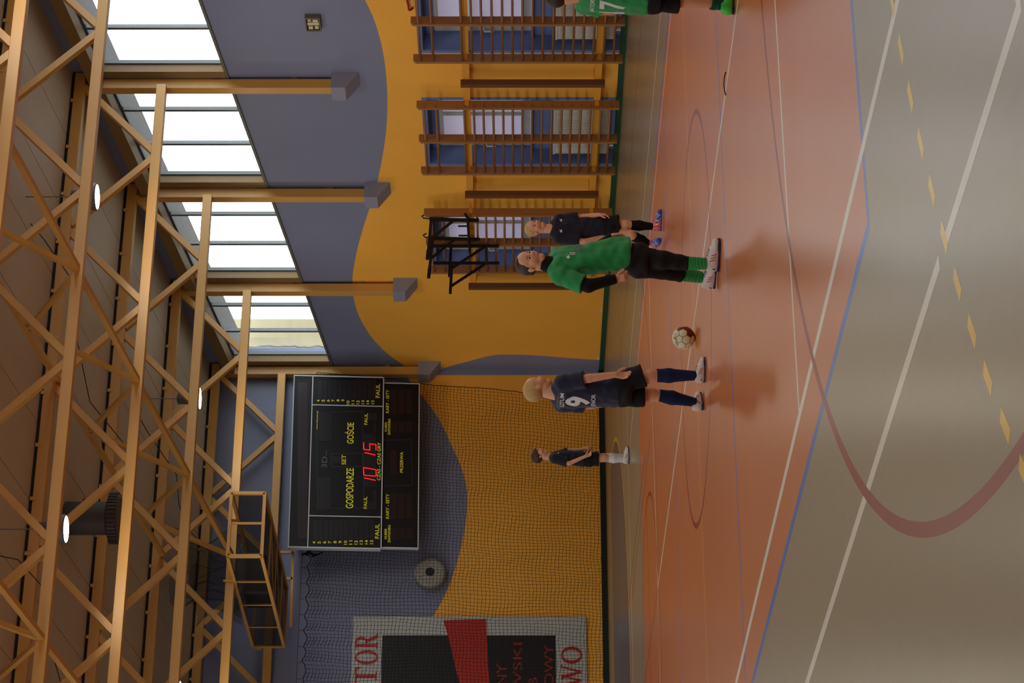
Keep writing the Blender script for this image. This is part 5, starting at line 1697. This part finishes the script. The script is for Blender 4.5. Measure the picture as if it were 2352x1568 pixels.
# the boy with number 9, seen from behind
A9 = (8.72, 17.56)
t, bvh, shorts, mesh9, Mt, J = person('person', 'fair-haired child with white 9 on navy jersey, back turned, beside the ball', A9, view_yaw(A9), S9)
for tx, z, w, h, bold in (('SZTUM', 1.163, 0.185, 0.034, 0.01), ('9', 1.035, 0.125, 0.20, 0.035), ('JENOR', 0.905, 0.165, 0.046, 0.012)):
    c, fd, rt = at_chest(S9, z, 0.012, True)
    print_on('lettering', bvh, tx, c, rt, UP, w, h, m_white_p, t, fd, bold)
bars, bf = [], []
for i in range(19):
    x = i * 0.0125
    zc = -0.012 * ((i - 9) / 9.0) ** 2
    n0 = len(bars)
    bars += [(x, zc), (x + 0.008, zc), (x + 0.008, zc + 0.02), (x, zc + 0.02)]
    bf.append((n0, n0 + 1, n0 + 2, n0 + 3))
c, fd, rt = at_chest(S9, 1.196, 0.0, True)
print_on('printed_band', bvh, '', c, rt, UP, 0.235, 0.02, m_greyt, t, fd, verts=(bars, bf))
for (hl, to), k_ in zip(SH9, ('r', 'l')):
    shoe(t, hl, to, 1, J['ankle_' + k_], m_shoe, m_sole)

# the keeper in green with black sleeves
AK = (8.88, 15.93)
t, bvh, shorts, meshk, Mt, J = person('person', 'child in green jersey, black sleeves and black trousers, looking toward the camera', AK, view_yaw(AK), SK)
def glyph(pts): return (pts, [tuple(range(len(pts)))])
c, fd, rt = at_chest(SK, 1.14, 0.045, False)
print_on('chest_print', bvh, '', c, -rt, UP, 0.03, 0.03, m_white_p, t, -fd, verts=glyph([(0, 0.012), (0.012, 0), (0.03, 0.012), (0.02, 0.03), (0.01, 0.026)]))
c, fd, rt = at_chest(SK, 1.108, 0.02, False)
for dx in (-0.009, 0.009):
    print_on('chest_print', bvh, '', c - rt * dx, -rt, UP, 0.009, 0.045, m_white_p, t, -fd, verts=glyph([(0, 0), (0.009, 0.003), (0.009, 0.045), (0, 0.042)]))
ring_v, ring_f = [], []
for i in range(16):
    a = 2 * PI * i / 16
    ring_v += [(0.04 + 0.04 * math.cos(a), 0.04 + 0.04 * math.sin(a)), (0.04 + 0.032 * math.cos(a), 0.04 + 0.032 * math.sin(a))]
    j = (i + 1) % 16
    ring_f.append((2 * i, 2 * j, 2 * j + 1, 2 * i + 1))
c, fd, rt = at_chest(SK, 1.055, -0.025, False)
print_on('chest_emblem', bvh, '', c, -rt, UP, 0.08, 0.08, m_greyt, t, -fd, verts=(ring_v, ring_f))
print_on('chest_emblem', bvh, '', c, -rt, UP, 0.03, 0.03, m_greyt, t, -fd, verts=glyph([(0, 0.006), (0.015, 0), (0.03, 0.006), (0.03, 0.024), (0.015, 0.03), (0, 0.024)]))
for (hl, to), k_ in zip(SHK, ('l', 'r')):
    shoe(t, hl, to, 1, J['ankle_' + k_], m_shoe, m_sole)

# the fair boy behind the keeper
A2 = (12.74, 22.01)
t, bvh, shorts, mesh2, Mt, J = person('person', 'fair-haired child in dark kit and pink-blue shoes, behind the green-shirted one', A2, view_yaw(A2), S2)
zig = ([(0.0, 0.012), (0.014, 0.02), (0.018, 0.034), (0.024, 0.02), (0.040, 0.036), (0.034, 0.014), (0.044, 0.004), (0.024, 0.008), (0.012, 0.0), (0.014, 0.012)], [tuple(range(10))])
for sd in (0.068, -0.062):
    c, fd, rt = at_chest(S2, 1.075, sd, False)
    print_on('chest_emblem', bvh, '', c, -rt, UP, 0.044, 0.036, m_white_p, t, -fd, verts=zig)
for (hl, to), k_ in zip(SH2, ('l', 'r')):
    shoe(t, hl, to, 1, J['ankle_' + k_], m_pinks, m_blues, False, None, (m_blues, m_limes))

# the boy far away by the net
AF = (13.86, 30.21)
t, bvh, shorts, meshf, Mt, J = person('person', 'small brown-haired child in dark kit and white socks, before the net', AF, view_yaw(AF), SF)
c, fd, rt = at_chest(SF, 0.985, 0.075, False)
print_on('chest_emblem', bvh, '', c, -rt, UP, 0.035, 0.03, m_white_p, t, -fd, verts=glyph([(0, 0), (0.035, 0.0), (0.018, 0.03)]))
for (hl, to), k_ in zip(SHF, ('r', 'l')):
    shoe(t, hl, to, 1, J['ankle_' + k_], m_shoe, m_sole)

# the player numbered 17 cut by the picture's edge
A17 = (9.90, 13.83)
t, bvh, shorts, mesh17, Mt, J = person('person', 'child in green jersey numbered 17 and black shorts, cut off by the picture edge', A17, view_yaw(A17), S17)
for tx, z, w, h, bold in (('AMATORA', 1.0, 0.20, 0.030, 0.012), ('17', 0.86, 0.16, 0.18, 0.02)):
    c, fd, rt = at_chest(S17, z, -0.005, True)
    print_on('lettering', bvh, tx, c, rt, UP, w, h, m_white_p, t, fd, bold)
for (hl, to), k_ in zip(SH17, ('l', 'r')):
    shoe(t, hl, to, 1, J['ankle_' + k_], m_bright, m_black, False)
